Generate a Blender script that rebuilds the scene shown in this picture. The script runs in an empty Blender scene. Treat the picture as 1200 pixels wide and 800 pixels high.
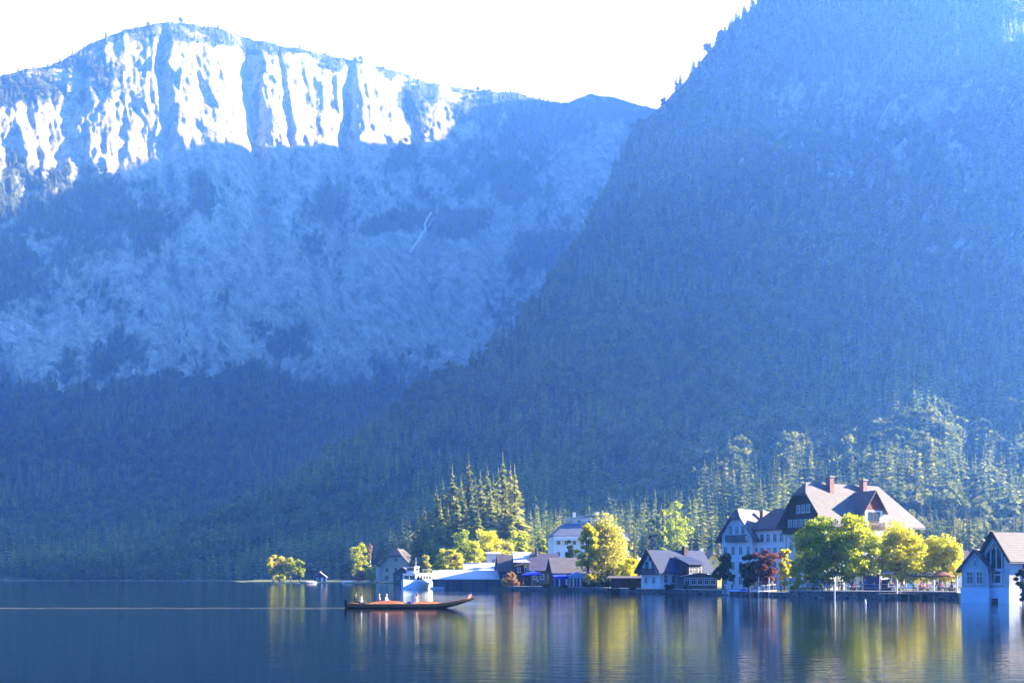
import bpy, bmesh, math, random
import numpy as np
from mathutils import Vector, Matrix
from mathutils.bvhtree import BVHTree

R = math.radians
SC = bpy.context.scene
COL = SC.collection
random.seed(7)
RNG = np.random.default_rng(11)

# ------------------------------------------------------------------ camera
CAM_H = 3.05          # lens height above the lake
FPX = 1178.0          # focal length for a 1200 px wide frame
HY = 675.0            # horizon row in that frame
cam = bpy.data.cameras.new("camera")
cam.sensor_width = 36.0
cam.lens = 36.0 * FPX / 1200.0
cam.shift_y = (HY - 400.0) / 1200.0
cam.clip_start = 0.5
cam.clip_end = 20000
camo = bpy.data.objects.new("camera", cam)
COL.objects.link(camo)
camo.location = (0, 0, CAM_H)
camo.rotation_euler = (R(90), 0, 0)
SC.camera = camo

# ------------------------------------------------------------------ light
SUN_K = 0.22                      # how far ahead of due right the sun stands
SUN_TAN = 0.40
SUN_EL = math.atan(SUN_TAN)
SUN_AZ = math.atan2(1.0, SUN_K)   # from +Y towards +X
sun_dir = Vector((math.sin(SUN_AZ) * math.cos(SUN_EL), math.cos(SUN_AZ) * math.cos(SUN_EL), math.sin(SUN_EL)))
sl = bpy.data.lights.new("sun", 'SUN')
sl.energy = 5.0
sl.angle = R(0.6)
sl.color = (1.0, 0.93, 0.82)
so = bpy.data.objects.new("sun", sl)
COL.objects.link(so)
so.rotation_euler = sun_dir.to_track_quat('Z', 'Y').to_euler()
so.location = (300, -20, 300)

world = bpy.data.worlds.new("World")
SC.world = world
world.use_nodes = True
wn = world.node_tree
wn.nodes.clear()
w_out = wn.nodes.new("ShaderNodeOutputWorld")
sky = wn.nodes.new("ShaderNodeTexSky")
sky.sky_type = 'NISHITA'
sky.sun_disc = False
sky.sun_elevation = SUN_EL
sky.sun_rotation = SUN_AZ
sky.air_density = 1.0
sky.dust_density = 0.6
sky.ozone_density = 9.0
bg = wn.nodes.new("ShaderNodeBackground")
bg.inputs['Strength'].default_value = 0.052
tint = wn.nodes.new("ShaderNodeVectorMath"); tint.operation = 'MULTIPLY'
tint.inputs[1].default_value = (0.34, 0.66, 1.40)      # the photograph's cold white balance
wn.links.new(sky.outputs[0], tint.inputs[0]); wn.links.new(tint.outputs[0], bg.inputs['Color'])
# overexposed white added to the sky low over the end of the valley
tc = wn.nodes.new("ShaderNodeTexCoord")
dot = wn.nodes.new("ShaderNodeVectorMath"); dot.operation = 'DOT_PRODUCT'
vd = Vector((-0.12, 0.86, 0.50)).normalized()
dot.inputs[1].default_value = vd
wn.links.new(tc.outputs['Generated'], dot.inputs[0])
mr = wn.nodes.new("ShaderNodeMapRange"); mr.interpolation_type = 'SMOOTHSTEP'
mr.inputs['From Min'].default_value = 0.80
mr.inputs['From Max'].default_value = 0.92
wn.links.new(dot.outputs['Value'], mr.inputs['Value'])
cn = wn.nodes.new("ShaderNodeTexNoise"); cn.inputs['Scale'].default_value = 3.0; cn.inputs['Detail'].default_value = 5
wn.links.new(tc.outputs['Generated'], cn.inputs['Vector'])
cr = wn.nodes.new("ShaderNodeMapRange")
cr.inputs['From Min'].default_value = 0.2; cr.inputs['From Max'].default_value = 0.55
cr.inputs['To Min'].default_value = 0.8; cr.inputs['To Max'].default_value = 1.0
wn.links.new(cn.outputs['Fac'], cr.inputs['Value'])
mm = wn.nodes.new("ShaderNodeMath"); mm.operation = 'MULTIPLY'
wn.links.new(mr.outputs[0], mm.inputs[0]); wn.links.new(cr.outputs[0], mm.inputs[1])
bg2 = wn.nodes.new("ShaderNodeBackground")
bg2.inputs['Color'].default_value = (1.0, 0.99, 0.96, 1)
bg2.inputs["Strength"].default_value = 0.27
mx = wn.nodes.new("ShaderNodeMixShader")
wn.links.new(mm.outputs[0], mx.inputs[0])
wn.links.new(bg.outputs[0], mx.inputs[1]); wn.links.new(bg2.outputs[0], mx.inputs[2])
wn.links.new(mx.outputs[0], w_out.inputs['Surface'])

SC.view_settings.view_transform = 'Standard'
SC.view_settings.look = 'None'
SC.view_settings.gamma = 1.0
SC.view_settings.use_curve_mapping = False
SC.view_settings.exposure = 2.6

SC.render.engine = 'CYCLES'
SC.cycles.use_denoising = True
SC.cycles.max_bounces = 5
SC.cycles.diffuse_bounces = 2
SC.cycles.glossy_bounces = 2
SC.cycles.transmission_bounces = 3
SC.cycles.transparent_max_bounces = 6
SC.cycles.volume_bounces = 1
SC.cycles.sample_clamp_indirect = 4.0
SC.cycles.caustics_reflective = False
SC.cycles.caustics_refractive = False

HAZE_DENSITY = 2.8e-4
HAZE_COLOR = (0.10, 0.30, 1.0)


def P(px, py, d):
    """a point at depth d seen at pixel (px, py)"""
    return Vector(((px - 600.0) / FPX * d, d, CAM_H + (HY - py) / FPX * d))


def X(px, d):
    return (px - 600.0) / FPX * d


def Z(py, d):
    return CAM_H + (HY - py) / FPX * d


# ------------------------------------------------------------------ numpy noise
_perm = RNG.permutation(4096)
_vals = RNG.random(4096) * 2 - 1


def vnoise(x, y):
    xi = np.floor(x).astype(int); yi = np.floor(y).astype(int)
    xf = x - xi; yf = y - yi
    u = xf * xf * (3 - 2 * xf); v = yf * yf * (3 - 2 * yf)

    def h(a, b):
        return _vals[_perm[(a + _perm[b & 4095]) & 4095]]
    return (h(xi, yi) * (1 - u) + h(xi + 1, yi) * u) * (1 - v) + (h(xi, yi + 1) * (1 - u) + h(xi + 1, yi + 1) * u) * v


def fbm(x, y, o=5, g=0.5):
    s = 0; a = 1.0; t = 0
    for i in range(o):
        s = s + a * vnoise(x * 2 ** i + 17.3 * i, y * 2 ** i + 9.1 * i); t += a; a *= g
    return s / t


def ridged(x, y, o=4):
    s = 0; a = 1.0; t = 0
    for i in range(o):
        s = s + a * (1 - 2 * np.abs(vnoise(x * 2 ** i + 5.3 * i, y * 2 ** i + 3.7 * i))); t += a; a *= 0.5
    return s / t


def sst(a, b, x):
    t = np.clip((x - a) / (b - a), 0, 1)
    return t * t * (3 - 2 * t)


# ------------------------------------------------------------------ materials
MATS = {}


def _new(name):
    m = bpy.data.materials.new(name); m.use_nodes = True
    nt = m.node_tree
    b = nt.nodes["Principled BSDF"]
    MATS[name] = m
    return m, nt, b


def mat(name, color, rough=0.8, var=0.15, scale=1.5, bump=0.0, bscale=None, metal=0.0, spec=0.3, stretch=(1, 1, 1)):
    """plain procedural surface: noise-broken base colour and optional bump"""
    if name in MATS: return MATS[name]
    m, nt, b = _new(name)
    b.inputs['Roughness'].default_value = rough
    b.inputs['Metallic'].default_value = metal
    b.inputs['Specular IOR Level'].default_value = spec
    t = nt.nodes.new("ShaderNodeTexCoord")
    mp = nt.nodes.new("ShaderNodeMapping"); mp.inputs['Scale'].default_value = stretch
    nt.links.new(t.outputs['Object'], mp.inputs[0])
    n = nt.nodes.new("ShaderNodeTexNoise"); n.inputs['Scale'].default_value = scale; n.inputs['Detail'].default_value = 6
    nt.links.new(mp.outputs[0], n.inputs['Vector'])
    r = nt.nodes.new("ShaderNodeValToRGB")
    lo = tuple(max(0, c * (1 - var)) for c in color) + (1,)
    hi = tuple(min(1, c * (1 + var)) for c in color) + (1,)
    r.color_ramp.elements[0].position = 0.3; r.color_ramp.elements[1].position = 0.7
    r.color_ramp.elements[0].color = lo; r.color_ramp.elements[1].color = hi
    nt.links.new(n.outputs['Fac'], r.inputs[0])
    nt.links.new(r.outputs[0], b.inputs['Base Color'])
    if bump:
        n2 = nt.nodes.new("ShaderNodeTexNoise"); n2.inputs['Scale'].default_value = bscale or scale * 6
        nt.links.new(mp.outputs[0], n2.inputs['Vector'])
        bp = nt.nodes.new("ShaderNodeBump"); bp.inputs['Strength'].default_value = 0.6; bp.inputs['Distance'].default_value = bump
        nt.links.new(n2.outputs['Fac'], bp.inputs['Height']); nt.links.new(bp.outputs[0], b.inputs['Normal'])
    return m


def shingle(name, color, var=0.25):
    """roofing in courses: horizontal bands in z, broken by noise"""
    if name in MATS: return MATS[name]
    m, nt, b = _new(name)
    b.inputs['Roughness'].default_value = 0.75
    b.inputs['Specular IOR Level'].default_value = 0.35
    t = nt.nodes.new("ShaderNodeTexCoord")
    w = nt.nodes.new("ShaderNodeTexWave"); w.bands_direction = 'Z'; w.inputs['Scale'].default_value = 1.1
    w.inputs['Distortion'].default_value = 0.6; w.inputs['Detail'].default_value = 2
    nt.links.new(t.outputs['Object'], w.inputs['Vector'])
    n = nt.nodes.new("ShaderNodeTexNoise"); n.inputs['Scale'].default_value = 0.9; n.inputs['Detail'].default_value = 8; n.inputs['Roughness'].default_value = 0.7
    nt.links.new(t.outputs['Object'], n.inputs['Vector'])
    mixf = nt.nodes.new("ShaderNodeMath"); mixf.operation = 'MULTIPLY_ADD'; mixf.inputs[1].default_value = 0.18
    nt.links.new(w.outputs['Fac'], mixf.inputs[0]); nt.links.new(n.outputs['Fac'], mixf.inputs[2])
    r = nt.nodes.new("ShaderNodeValToRGB")
    r.color_ramp.elements[0].position = 0.35; r.color_ramp.elements[1].position = 0.85
    r.color_ramp.elements[0].color = tuple(c * (1 - var) for c in color) + (1,)
    r.color_ramp.elements[1].color = tuple(min(1, c * (1 + var)) for c in color) + (1,)
    nt.links.new(mixf.outputs[0], r.inputs[0]); nt.links.new(r.outputs[0], b.inputs['Base Color'])
    bp = nt.nodes.new("ShaderNodeBump"); bp.inputs['Strength'].default_value = 0.5; bp.inputs['Distance'].default_value = 0.05
    nt.links.new(w.outputs['Fac'], bp.inputs['Height']); nt.links.new(bp.outputs[0], b.inputs['Normal'])
    return m


def leafmat(name, c0, c1, trans=0.35, obj_var=0.25):
    """foliage: colour varies per leaf clump and per tree, some light passes through"""
    if name in MATS: return MATS[name]
    m, nt, b = _new(name)
    nt.nodes.remove(b)
    out = [n for n in nt.nodes if n.type == 'OUTPUT_MATERIAL'][0]
    g = nt.nodes.new("ShaderNodeNewGeometry")
    tcn = nt.nodes.new("ShaderNodeTexCoord")
    n = nt.nodes.new("ShaderNodeTexNoise"); n.inputs['Scale'].default_value = 0.7; n.inputs['Detail'].default_value = 3
    nt.links.new(tcn.outputs['Object'], n.inputs['Vector'])
    add = nt.nodes.new("ShaderNodeMath"); add.operation = 'MULTIPLY_ADD'; add.inputs[1].default_value = 0.55
    nt.links.new(g.outputs['Random Per Island'], add.inputs[0])
    sub = nt.nodes.new("ShaderNodeMath"); sub.operation = 'SUBTRACT'; sub.inputs[1].default_value = 0.25
    nt.links.new(n.outputs['Fac'], sub.inputs[0]); nt.links.new(sub.outputs[0], add.inputs[2])
    r = nt.nodes.new("ShaderNodeValToRGB")
    r.color_ramp.elements[0].color = tuple(c0) + (1,); r.color_ramp.elements[1].color = tuple(c1) + (1,)
    nt.links.new(add.outputs[0], r.inputs[0])
    oi = nt.nodes.new("ShaderNodeObjectInfo")
    hs = nt.nodes.new("ShaderNodeHueSaturation")
    m1 = nt.nodes.new("ShaderNodeMapRange"); m1.inputs['To Min'].default_value = 1 - obj_var; m1.inputs['To Max'].default_value = 1 + obj_var
    nt.links.new(oi.outputs['Random'], m1.inputs['Value']); nt.links.new(m1.outputs[0], hs.inputs['Value'])
    m2 = nt.nodes.new("ShaderNodeMapRange"); m2.inputs['To Min'].default_value = 0.5 + 0.05 * obj_var; m2.inputs['To Max'].default_value = 0.5 - 0.14 * obj_var
    nt.links.new(oi.outputs['Random'], m2.inputs['Value']); nt.links.new(m2.outputs[0], hs.inputs['Hue'])
    nt.links.new(r.outputs[0], hs.inputs['Color'])
    d = nt.nodes.new("ShaderNodeBsdfDiffuse"); tr = nt.nodes.new("ShaderNodeBsdfTranslucent")
    nt.links.new(hs.outputs[0], d.inputs['Color']); nt.links.new(hs.outputs[0], tr.inputs['Color'])
    mxs = nt.nodes.new("ShaderNodeMixShader"); mxs.inputs[0].default_value = trans
    nt.links.new(d.outputs[0], mxs.inputs[1]); nt.links.new(tr.outputs[0], mxs.inputs[2])
    nt.links.new(mxs.outputs[0], out.inputs['Surface'])
    return m


# ------------------------------------------------------------------ object helpers
def tag(o, label=None, cat=None, group=None, kind=None):
    if label: o['label'] = label
    if cat: o['category'] = cat
    if group: o['group'] = group
    if kind: o['kind'] = kind
    return o


def empty(name, loc, rz=0.0):
    o = bpy.data.objects.new(name, None); COL.objects.link(o)
    o.location = loc; o.rotation_euler = (0, 0, rz); o.empty_display_size = 0.5
    return o


def link_mesh(name, me, parent=None):
    o = bpy.data.objects.new(name, me); COL.objects.link(o)
    if parent: o.parent = parent
    return o


def copy_tree(o, parent=None):
    c = o.copy(); COL.objects.link(c); c.parent = parent
    for ch in list(CHILD.get(o.name, [])):
        copy_tree(ch, c)
    return c


CHILD = {}


def reg(o, ch):
    CHILD.setdefault(o.name, []).append(ch)
    return ch


class MB:
    def __init__(s): s.v = []; s.f = []; s.m = []

    def poly(s, pts, mi=0):
        i = len(s.v); s.v += [tuple(p) for p in pts]; s.f.append(tuple(range(i, i + len(pts)))); s.m.append(mi)

    def box(s, x0, x1, y0, y1, z0, z1, mi=0):
        i = len(s.v)
        s.v += [(x0, y0, z0), (x1, y0, z0), (x1, y1, z0), (x0, y1, z0), (x0, y0, z1), (x1, y0, z1), (x1, y1, z1), (x0, y1, z1)]
        for q in ((0, 3, 2, 1), (4, 5, 6, 7), (0, 1, 5, 4), (1, 2, 6, 5), (2, 3, 7, 6), (3, 0, 4, 7)):
            s.f.append(tuple(i + k for k in q)); s.m.append(mi)

    def bar(s, a, b, w, h=None, mi=0):
        a = Vector(a); b = Vector(b); h = h or w
        d = (b - a).normalized(); up = Vector((0, 0, 1)) if abs(d.z) < 0.95 else Vector((0, 1, 0))
        sx = d.cross(up).normalized() * w / 2; sy = sx.cross(d).normalized() * h / 2
        i = len(s.v)
        for p in (a, b):
            s.v += [tuple(p - sx - sy), tuple(p + sx - sy), tuple(p + sx + sy), tuple(p - sx + sy)]
        for q in ((0, 1, 2, 3), (7, 6, 5, 4), (0, 4, 5, 1), (1, 5, 6, 2), (2, 6, 7, 3), (3, 7, 4, 0)):
            s.f.append(tuple(i + k for k in q)); s.m.append(mi)

    def tube(s, pts, rads, n=7, mi=0, cap=True):
        rings = []
        for k, p in enumerate(pts):
            p = Vector(p)
            q0 = Vector(pts[max(0, k - 1)]); q1 = Vector(pts[min(len(pts) - 1, k + 1)])
            d = (q1 - q0).normalized()
            up = Vector((0, 0, 1)) if abs(d.z) < 0.9 else Vector((1, 0, 0))
            a = d.cross(up).normalized(); b = a.cross(d).normalized()
            i = len(s.v)
            for j in range(n):
                t = 2 * math.pi * j / n
                s.v.append(tuple(p + (a * math.cos(t) + b * math.sin(t)) * rads[k]))
            rings.append(i)
        for k in range(len(rings) - 1):
            for j in range(n):
                s.f.append((rings[k] + j, rings[k] + (j + 1) % n, rings[k + 1] + (j + 1) % n, rings[k + 1] + j)); s.m.append(mi)
        if cap:
            s.f.append(tuple(rings[0] + j for j in range(n))); s.m.append(mi)
            s.f.append(tuple(rings[-1] + n - 1 - j for j in range(n))); s.m.append(mi)

    def solid(s, polys, th, mi=0):
        """roof surface: polygons sharing corners, given thickness downward"""
        key = {}; pts = []

        def idx(p):
            k = tuple(round(c, 4) for c in p)
            if k not in key: key[k] = len(pts); pts.append(tuple(p))
            return key[k]
        fs = [[idx(p) for p in pl] for pl in polys]
        i = len(s.v); n = len(pts)
        s.v += pts; s.v += [(p[0], p[1], p[2] - th) for p in pts]
        ed = {}
        for f in fs:
            s.f.append(tuple(i + k for k in f)); s.m.append(mi)
            s.f.append(tuple(i + n + k for k in reversed(f))); s.m.append(mi)
            for a, b in zip(f, f[1:] + f[:1]):
                ed[(a, b)] = 1
        for (a, b) in ed:
            if (b, a) not in ed:
                s.f.append((i + a, i + n + a, i + n + b, i + b)); s.m.append(mi)

    def mesh(s, name, mats, smooth=False):
        me = bpy.data.meshes.new(name); me.from_pydata(s.v, [], s.f)
        mats = mats if isinstance(mats, (list, tuple)) else [mats]
        for m in mats: me.materials.append(m)
        me.polygons.foreach_set('material_index', s.m)
        if smooth: me.polygons.foreach_set('use_smooth', [True] * len(s.f))
        bm = bmesh.new(); bm.from_mesh(me); bmesh.ops.recalc_face_normals(bm, faces=bm.faces); bm.to_mesh(me); bm.free()
        me.update()
        return me

    def build(s, name, mats, parent=None, smooth=False):
        o = link_mesh(name, s.mesh(name, mats, smooth), parent)
        if parent: reg(parent, o)
        return o


def grid_object(name, V, mats, smooth=True, attrs=None):
    """V: rows x cols x 3 array"""
    nr, nc = V.shape[:2]
    me = bpy.data.meshes.new(name)
    idx = np.arange(nr * nc).reshape(nr, nc)
    F = np.stack([idx[:-1, :-1], idx[:-1, 1:], idx[1:, 1:], idx[1:, :-1]], -1).reshape(-1, 4)
    me.vertices.add(nr * nc); me.vertices.foreach_set('co', V.reshape(-1).astype(np.float32))
    me.loops.add(F.size); me.loops.foreach_set('vertex_index', F.reshape(-1).astype(np.int32))
    me.polygons.add(len(F)); me.polygons.foreach_set('loop_start', np.arange(0, F.size, 4, dtype=np.int32))
    me.polygons.foreach_set('loop_total', np.full(len(F), 4, dtype=np.int32))
    me.polygons.foreach_set('use_smooth', np.ones(len(F), dtype=bool))
    me.update(calc_edges=True)
    for k, a in (attrs or {}).items():
        at = me.attributes.new(k, 'FLOAT', 'POINT'); at.data.foreach_set('value', a.reshape(-1).astype(np.float32))
    me.materials.append(mats)
    me.validate()
    return link_mesh(name, me)

# ------------------------------------------------------------------ terrain materials
def terrain_mat(name, forest_c, rock_c, bump_f, bump_r, nscale):
    m, nt, b = _new(name)
    b.inputs['Roughness'].default_value = 0.95; b.inputs['Specular IOR Level'].default_value = 0.1
    g = nt.nodes.new("ShaderNodeNewGeometry")
    at = nt.nodes.new("ShaderNodeAttribute"); at.attribute_name = 'forest'
    sc1 = nt.nodes.new("ShaderNodeMapping"); sc1.inputs['Scale'].default_value = (nscale, nscale, nscale * 0.45)
    nt.links.new(g.outputs['Position'], sc1.inputs[0])
    n1 = nt.nodes.new("ShaderNodeTexNoise"); n1.inputs['Scale'].default_value = 1.0; n1.inputs['Detail'].default_value = 9; n1.inputs['Roughness'].default_value = 0.72
    nt.links.new(sc1.outputs[0], n1.inputs['Vector'])
    # forest mask broken up by noise
    ad = nt.nodes.new("ShaderNodeMath"); ad.operation = 'ADD'
    s1 = nt.nodes.new("ShaderNodeMath"); s1.operation = 'MULTIPLY_ADD'; s1.inputs[1].default_value = 2.2; s1.inputs[2].default_value = -1.1
    nt.links.new(n1.outputs['Fac'], s1.inputs[0])
    nt.links.new(at.outputs['Fac'], ad.inputs[0]); nt.links.new(s1.outputs[0], ad.inputs[1])
    mk = nt.nodes.new("ShaderNodeMapRange"); mk.inputs['From Min'].default_value = 0.30; mk.inputs['From Max'].default_value = 0.75
    nt.links.new(ad.outputs[0], mk.inputs['Value'])
    # rock strata
    sc2 = nt.nodes.new("ShaderNodeMapping"); sc2.inputs['Scale'].default_value = (nscale * 1.5, nscale * 1.5, nscale * 1.1)
    sc2.inputs['Rotation'].default_value = (R(12), R(9), 0)
    nt.links.new(g.outputs['Position'], sc2.inputs[0])
    n2 = nt.nodes.new("ShaderNodeTexNoise"); n2.inputs['Scale'].default_value = 1.3; n2.inputs['Detail'].default_value = 10; n2.inputs['Roughness'].default_value = 0.75
    nt.links.new(sc2.outputs[0], n2.inputs['Vector'])
    rr = nt.nodes.new("ShaderNodeValToRGB")
    rr.color_ramp.elements[0].position = 0.34; rr.color_ramp.elements[1].position = 0.62
    rr.color_ramp.elements[0].color = tuple(c * 0.30 for c in rock_c) + (1,); rr.color_ramp.elements[1].color = tuple(min(1, c * 1.15) for c in rock_c) + (1,)
    nt.links.new(n2.outputs['Fac'], rr.inputs[0])
    sc3 = nt.nodes.new("ShaderNodeMapping"); sc3.inputs['Scale'].default_value = (nscale * 9, nscale * 9, nscale * 3.0)
    nt.links.new(g.outputs['Position'], sc3.inputs[0])
    n3 = nt.nodes.new("ShaderNodeTexNoise"); n3.inputs['Scale'].default_value = 1.0; n3.inputs['Detail'].default_value = 5; n3.inputs['Roughness'].default_value = 0.7
    nt.links.new(sc3.outputs[0], n3.inputs['Vector'])
    fr = nt.nodes.new("ShaderNodeValToRGB")
    fr.color_ramp.elements[0].position = 0.36; fr.color_ramp.elements[1].position = 0.66
    fr.color_ramp.elements[0].color = tuple(c * 0.45 for c in forest_c) + (1,); fr.color_ramp.elements[1].color = tuple(c * 1.7 for c in forest_c) + (1,)
    nt.links.new(n3.outputs['Fac'], fr.inputs[0])
    # fine cracks in the rock
    ck = nt.nodes.new("ShaderNodeTexNoise"); ck.inputs['Scale'].default_value = nscale * 4.5; ck.inputs['Detail'].default_value = 8; ck.inputs['Roughness'].default_value = 0.65; ck.inputs['Distortion'].default_value = 1.2
    nt.links.new(g.outputs['Position'], ck.inputs['Vector'])
    c1_ = nt.nodes.new("ShaderNodeMath"); c1_.operation = 'SUBTRACT'; c1_.inputs[1].default_value = 0.5; nt.links.new(ck.outputs['Fac'], c1_.inputs[0])
    c2_ = nt.nodes.new("ShaderNodeMath"); c2_.operation = 'ABSOLUTE'; nt.links.new(c1_.outputs[0], c2_.inputs[0])
    c3_ = nt.nodes.new("ShaderNodeMapRange"); c3_.inputs['From Max'].default_value = 0.035; c3_.inputs['To Min'].default_value = 0.30; nt.links.new(c2_.outputs[0], c3_.inputs['Value'])
    c4_ = nt.nodes.new("ShaderNodeMix"); c4_.data_type = 'RGBA'; c4_.blend_type = 'MULTIPLY'; c4_.inputs[0].default_value = 1.0
    nt.links.new(rr.outputs[0], c4_.inputs[6]); nt.links.new(c3_.outputs[0], c4_.inputs[7])
    mx = nt.nodes.new("ShaderNodeMix"); mx.data_type = 'RGBA'
    nt.links.new(mk.outputs[0], mx.inputs[0]); nt.links.new(c4_.outputs[2], mx.inputs[6]); nt.links.new(fr.outputs[0], mx.inputs[7])
    nt.links.new(mx.outputs[2], b.inputs['Base Color'])
    b1 = nt.nodes.new("ShaderNodeBump"); b1.inputs['Distance'].default_value = bump_r; b1.inputs['Strength'].default_value = 0.9
    nt.links.new(n2.outputs['Fac'], b1.inputs['Height'])
    b2 = nt.nodes.new("ShaderNodeBump"); b2.inputs['Distance'].default_value = bump_f; b2.inputs['Strength'].default_value = 0.8
    nt.links.new(n3.outputs['Fac'], b2.inputs['Height']); nt.links.new(b1.outputs[0], b2.inputs['Normal'])
    nt.links.new(b2.outputs[0], b.inputs['Normal'])
    return m


FOREST = (0.035, 0.055, 0.022)
ROCK = (0.50, 0.48, 0.44)

# ------------------------------------------------------------------ far cliff mountain
u = np.arange(-330, 815, 1.6)
sil = np.interp(u, [-330, -200, -60, 0, 30, 60, 85, 110, 150, 175, 200, 250, 300, 340, 400, 450, 500, 550, 600, 650, 665, 690, 720, 735, 745, 780, 815],
                [250, 190, 120, 90, 82, 76, 66, 50, 34, 29, 27, 33, 48, 56, 68, 79, 98, 104, 108, 119, 121, 112, 113, 120, 124, 128, 140])
sil = sil + 5.0 * fbm(u / 24.0, u * 0 + 3.0, 6, 0.65)
Dc = np.interp(u, [-330, 0, 200, 450, 735, 815], [2200, 2450, 2750, 3020, 3420, 3500])
rows = np.concatenate([np.linspace(0, 1, 340)])
U, T = np.meshgrid(u, rows)
SH = np.interp(U, [-330, 0, 280, 815], [700, 700, 720, 950])     # where the land leaves the lake
YB = HY + (CAM_H + 1.0) * FPX / SH
SILg = np.tile(sil, (len(rows), 1))
YY = YB + (SILg - YB) * T
DcG = np.tile(Dc, (len(rows), 1))
# depth as a function of apparent height: wooded foot, talus, wall, summit
t_c = (YB - 445) / (YB - SILg)           # foot of the wall
d_c = np.interp(U, [-330, 0, 200, 450, 735], [1650, 1750, 1900, 2250, 2600])
D = np.where(T < t_c, SH + (d_c - SH) * np.clip(T / t_c, 0, 1) ** 0.75,
             d_c + (DcG - d_c) * np.clip((T - t_c) / (1 - t_c), 0, 1) ** 1.15)
XX = (U - 600) / FPX * D
wall = sst(-0.02, 0.10, T - t_c)
zz0 = Z(YY, D)
Uw = U + 26 * fbm(U / 50.0, T * 6.0, 5, 0.6) + 42 * (T - 0.8)
edges = np.array([-330, -250, -170, -95, -20, 52, 112, 190, 212, 312, 330, 408, 424, 486, 560, 628, 700, 760, 830])
lowr = np.array([1, 1, 1, 1, 1, 1, 1, .35, 1, .3, 1, .3, 1, 1, .8, .8, .8, .8, .8]) * 85
k_ = np.clip(np.searchsorted(edges, Uw) - 1, 0, len(edges) - 2)
fr_ = (Uw - edges[k_]) / (edges[k_ + 1] - edges[k_])
saw = (0.5 - fr_ * (1 - sst(0.90, 1.0, fr_)) * 1.05) * lowr[k_] * sst(0.38, 0.78, T)
gul = 0
for gx_, gw_, ga_, gt_ in [(-180, 10, 70, 5), (-60, 9, 70, 8), (196, 7, 80, 14), (305, 12, 110, 34), (402, 7, 85, -16), (350, 4, 30, 50), (492, 10, 80, 40), (575, 12, 70, 20), (660, 10, 60, 0)]:
    cw_ = gx_ - gt_ * (T - 0.75) * 2.2 + 5 * fbm(T * 14 + gx_, U * 0 + 1, 4)
    gul = gul - 0.62 * ga_ * np.exp(-((U - cw_) / gw_) ** 2) * (0.25 + 0.75 * sst(0.4, 0.7, T))
saw = saw * 0.18
big = saw + gul + fbm(U / 110.0 + 3, T * 1.6, 3) * 70 + ridged(U / 36.0 + 9 + 0.5 * fbm(U / 60, T * 5, 3), T * 13.0, 4) * 20
mid = ridged(U / 19.0 + T * 4, T * 26.0 + 2 + U / 80.0, 4) * 10 + fbm(U / 6.0 + T * 20, T * 30.0, 4) * 12
ledge = fbm(U / 22.0 + T * 9, T * 22.0 + U / 70.0, 5, 0.6) * 11
D2 = D - wall * (1 - 0.75 * sst(0.93, 1.0, T)) * (big + mid * 1.0 + ledge * 0.7) - (1 - wall) * sst(0.05, 0.3, T) * (fbm(U / 60.0, T * 5, 4) * 120 + ridged(U / 30.0, T * 3, 3) * 50)
Zz = Z(YY, D2)
V = np.stack([(U - 600) / FPX * D2, D2, Zz], -1)
# drop behind the crest so the mountain has a back
back = V[-1:].copy(); bk = []
for q, (dy, dz) in enumerate([(30, -8), (90, -60), (220, -260), (420, -700), (600, -1200)]):
    b_ = back.copy(); b_[..., 1] += dy; b_[..., 0] *= (1 + dy / 3000.0); b_[..., 2] = np.maximum(b_[..., 2] + dz, -2); bk.append(b_)
# forest cover on the mountain
YA = YY; XA = U


def blob(cx, cy, rx, ry, warp=26):
    wx = XA + warp * fbm(XA / 60 + cx, YA / 60, 4); wy = YA + warp * fbm(XA / 60, YA / 60 + cy, 4)
    return np.clip(1.3 - np.sqrt(((wx - cx) / rx) ** 2 + ((wy - cy) / ry) ** 2), 0, 1) ** 0.8


fo = 0.33 + 0.35 * fbm(XA / 40, YA / 60, 4)
fo = np.maximum(fo, sst(415, 470, YA + 34 * fbm(XA / 30, YA / 40 + 5, 4) + 0.03 * (XA - 250)) * 1.25)
for b_ in [(80, 245, 135, 62), (175, 270, 38, 55), (10, 335, 60, 60), (375, 245, 34, 26), (470, 262, 60, 20), (540, 255, 50, 22), (640, 150, 90, 50), (215, 50, 60, 14),
           (590, 200, 70, 50), (720, 140, 60, 30), (640, 300, 70, 34), (262, 345, 12, 24), (100, 420, 85, 30), (245, 230, 16, 45), (470, 190, 30, 14),
           (20, 110, 60, 26), (110, 75, 40, 20), (640, 400, 70, 60), (330, 400, 45, 20), (495, 135, 24, 30), (560, 130, 60, 25),
           (303, 130, 7, 50), (411, 140, 6, 50)]:
    fo = np.maximum(fo, blob(*b_) * 1.05)
for b_ in [(150, 175, 75, 35), (230, 120, 45, 55), (290, 165, 36, 40), (360, 130, 36, 55), (440, 130, 26, 55), (70, 150, 60, 30), (240, 90, 70, 45), (360, 100, 50, 30), (575, 295, 28, 30), (690, 180, 50, 40), (250, 330, 90, 70), (60, 400, 60, 50), (480, 340, 90, 60)]:
    fo = fo - blob(*b_) * 0.6
fo = np.clip(fo, -0.2, 1.1) + 0.80 * fbm(XA / 16.0 + YA / 60.0, YA / 19.0, 6, 0.72) + 0.16 * (vnoise(XA / 2.2, YA / 5.0))
fo = np.where(T > 0.984 + 0.03 * fbm(XA / 18.0, YA * 0 + 2, 4), np.maximum(fo, 0.72), fo)
foB = np.concatenate([fo] + [fo[-1:]] * len(bk), 0)
V = np.concatenate([V] + bk, 0)
m_far = terrain_mat("limestone_and_forest", (0.055, 0.08, 0.04), (0.62, 0.605, 0.58), 7.0, 9.0, 0.018)
far_mtn = grid_object("cliff_mountain", V, m_far, attrs={'forest': foB})
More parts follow.
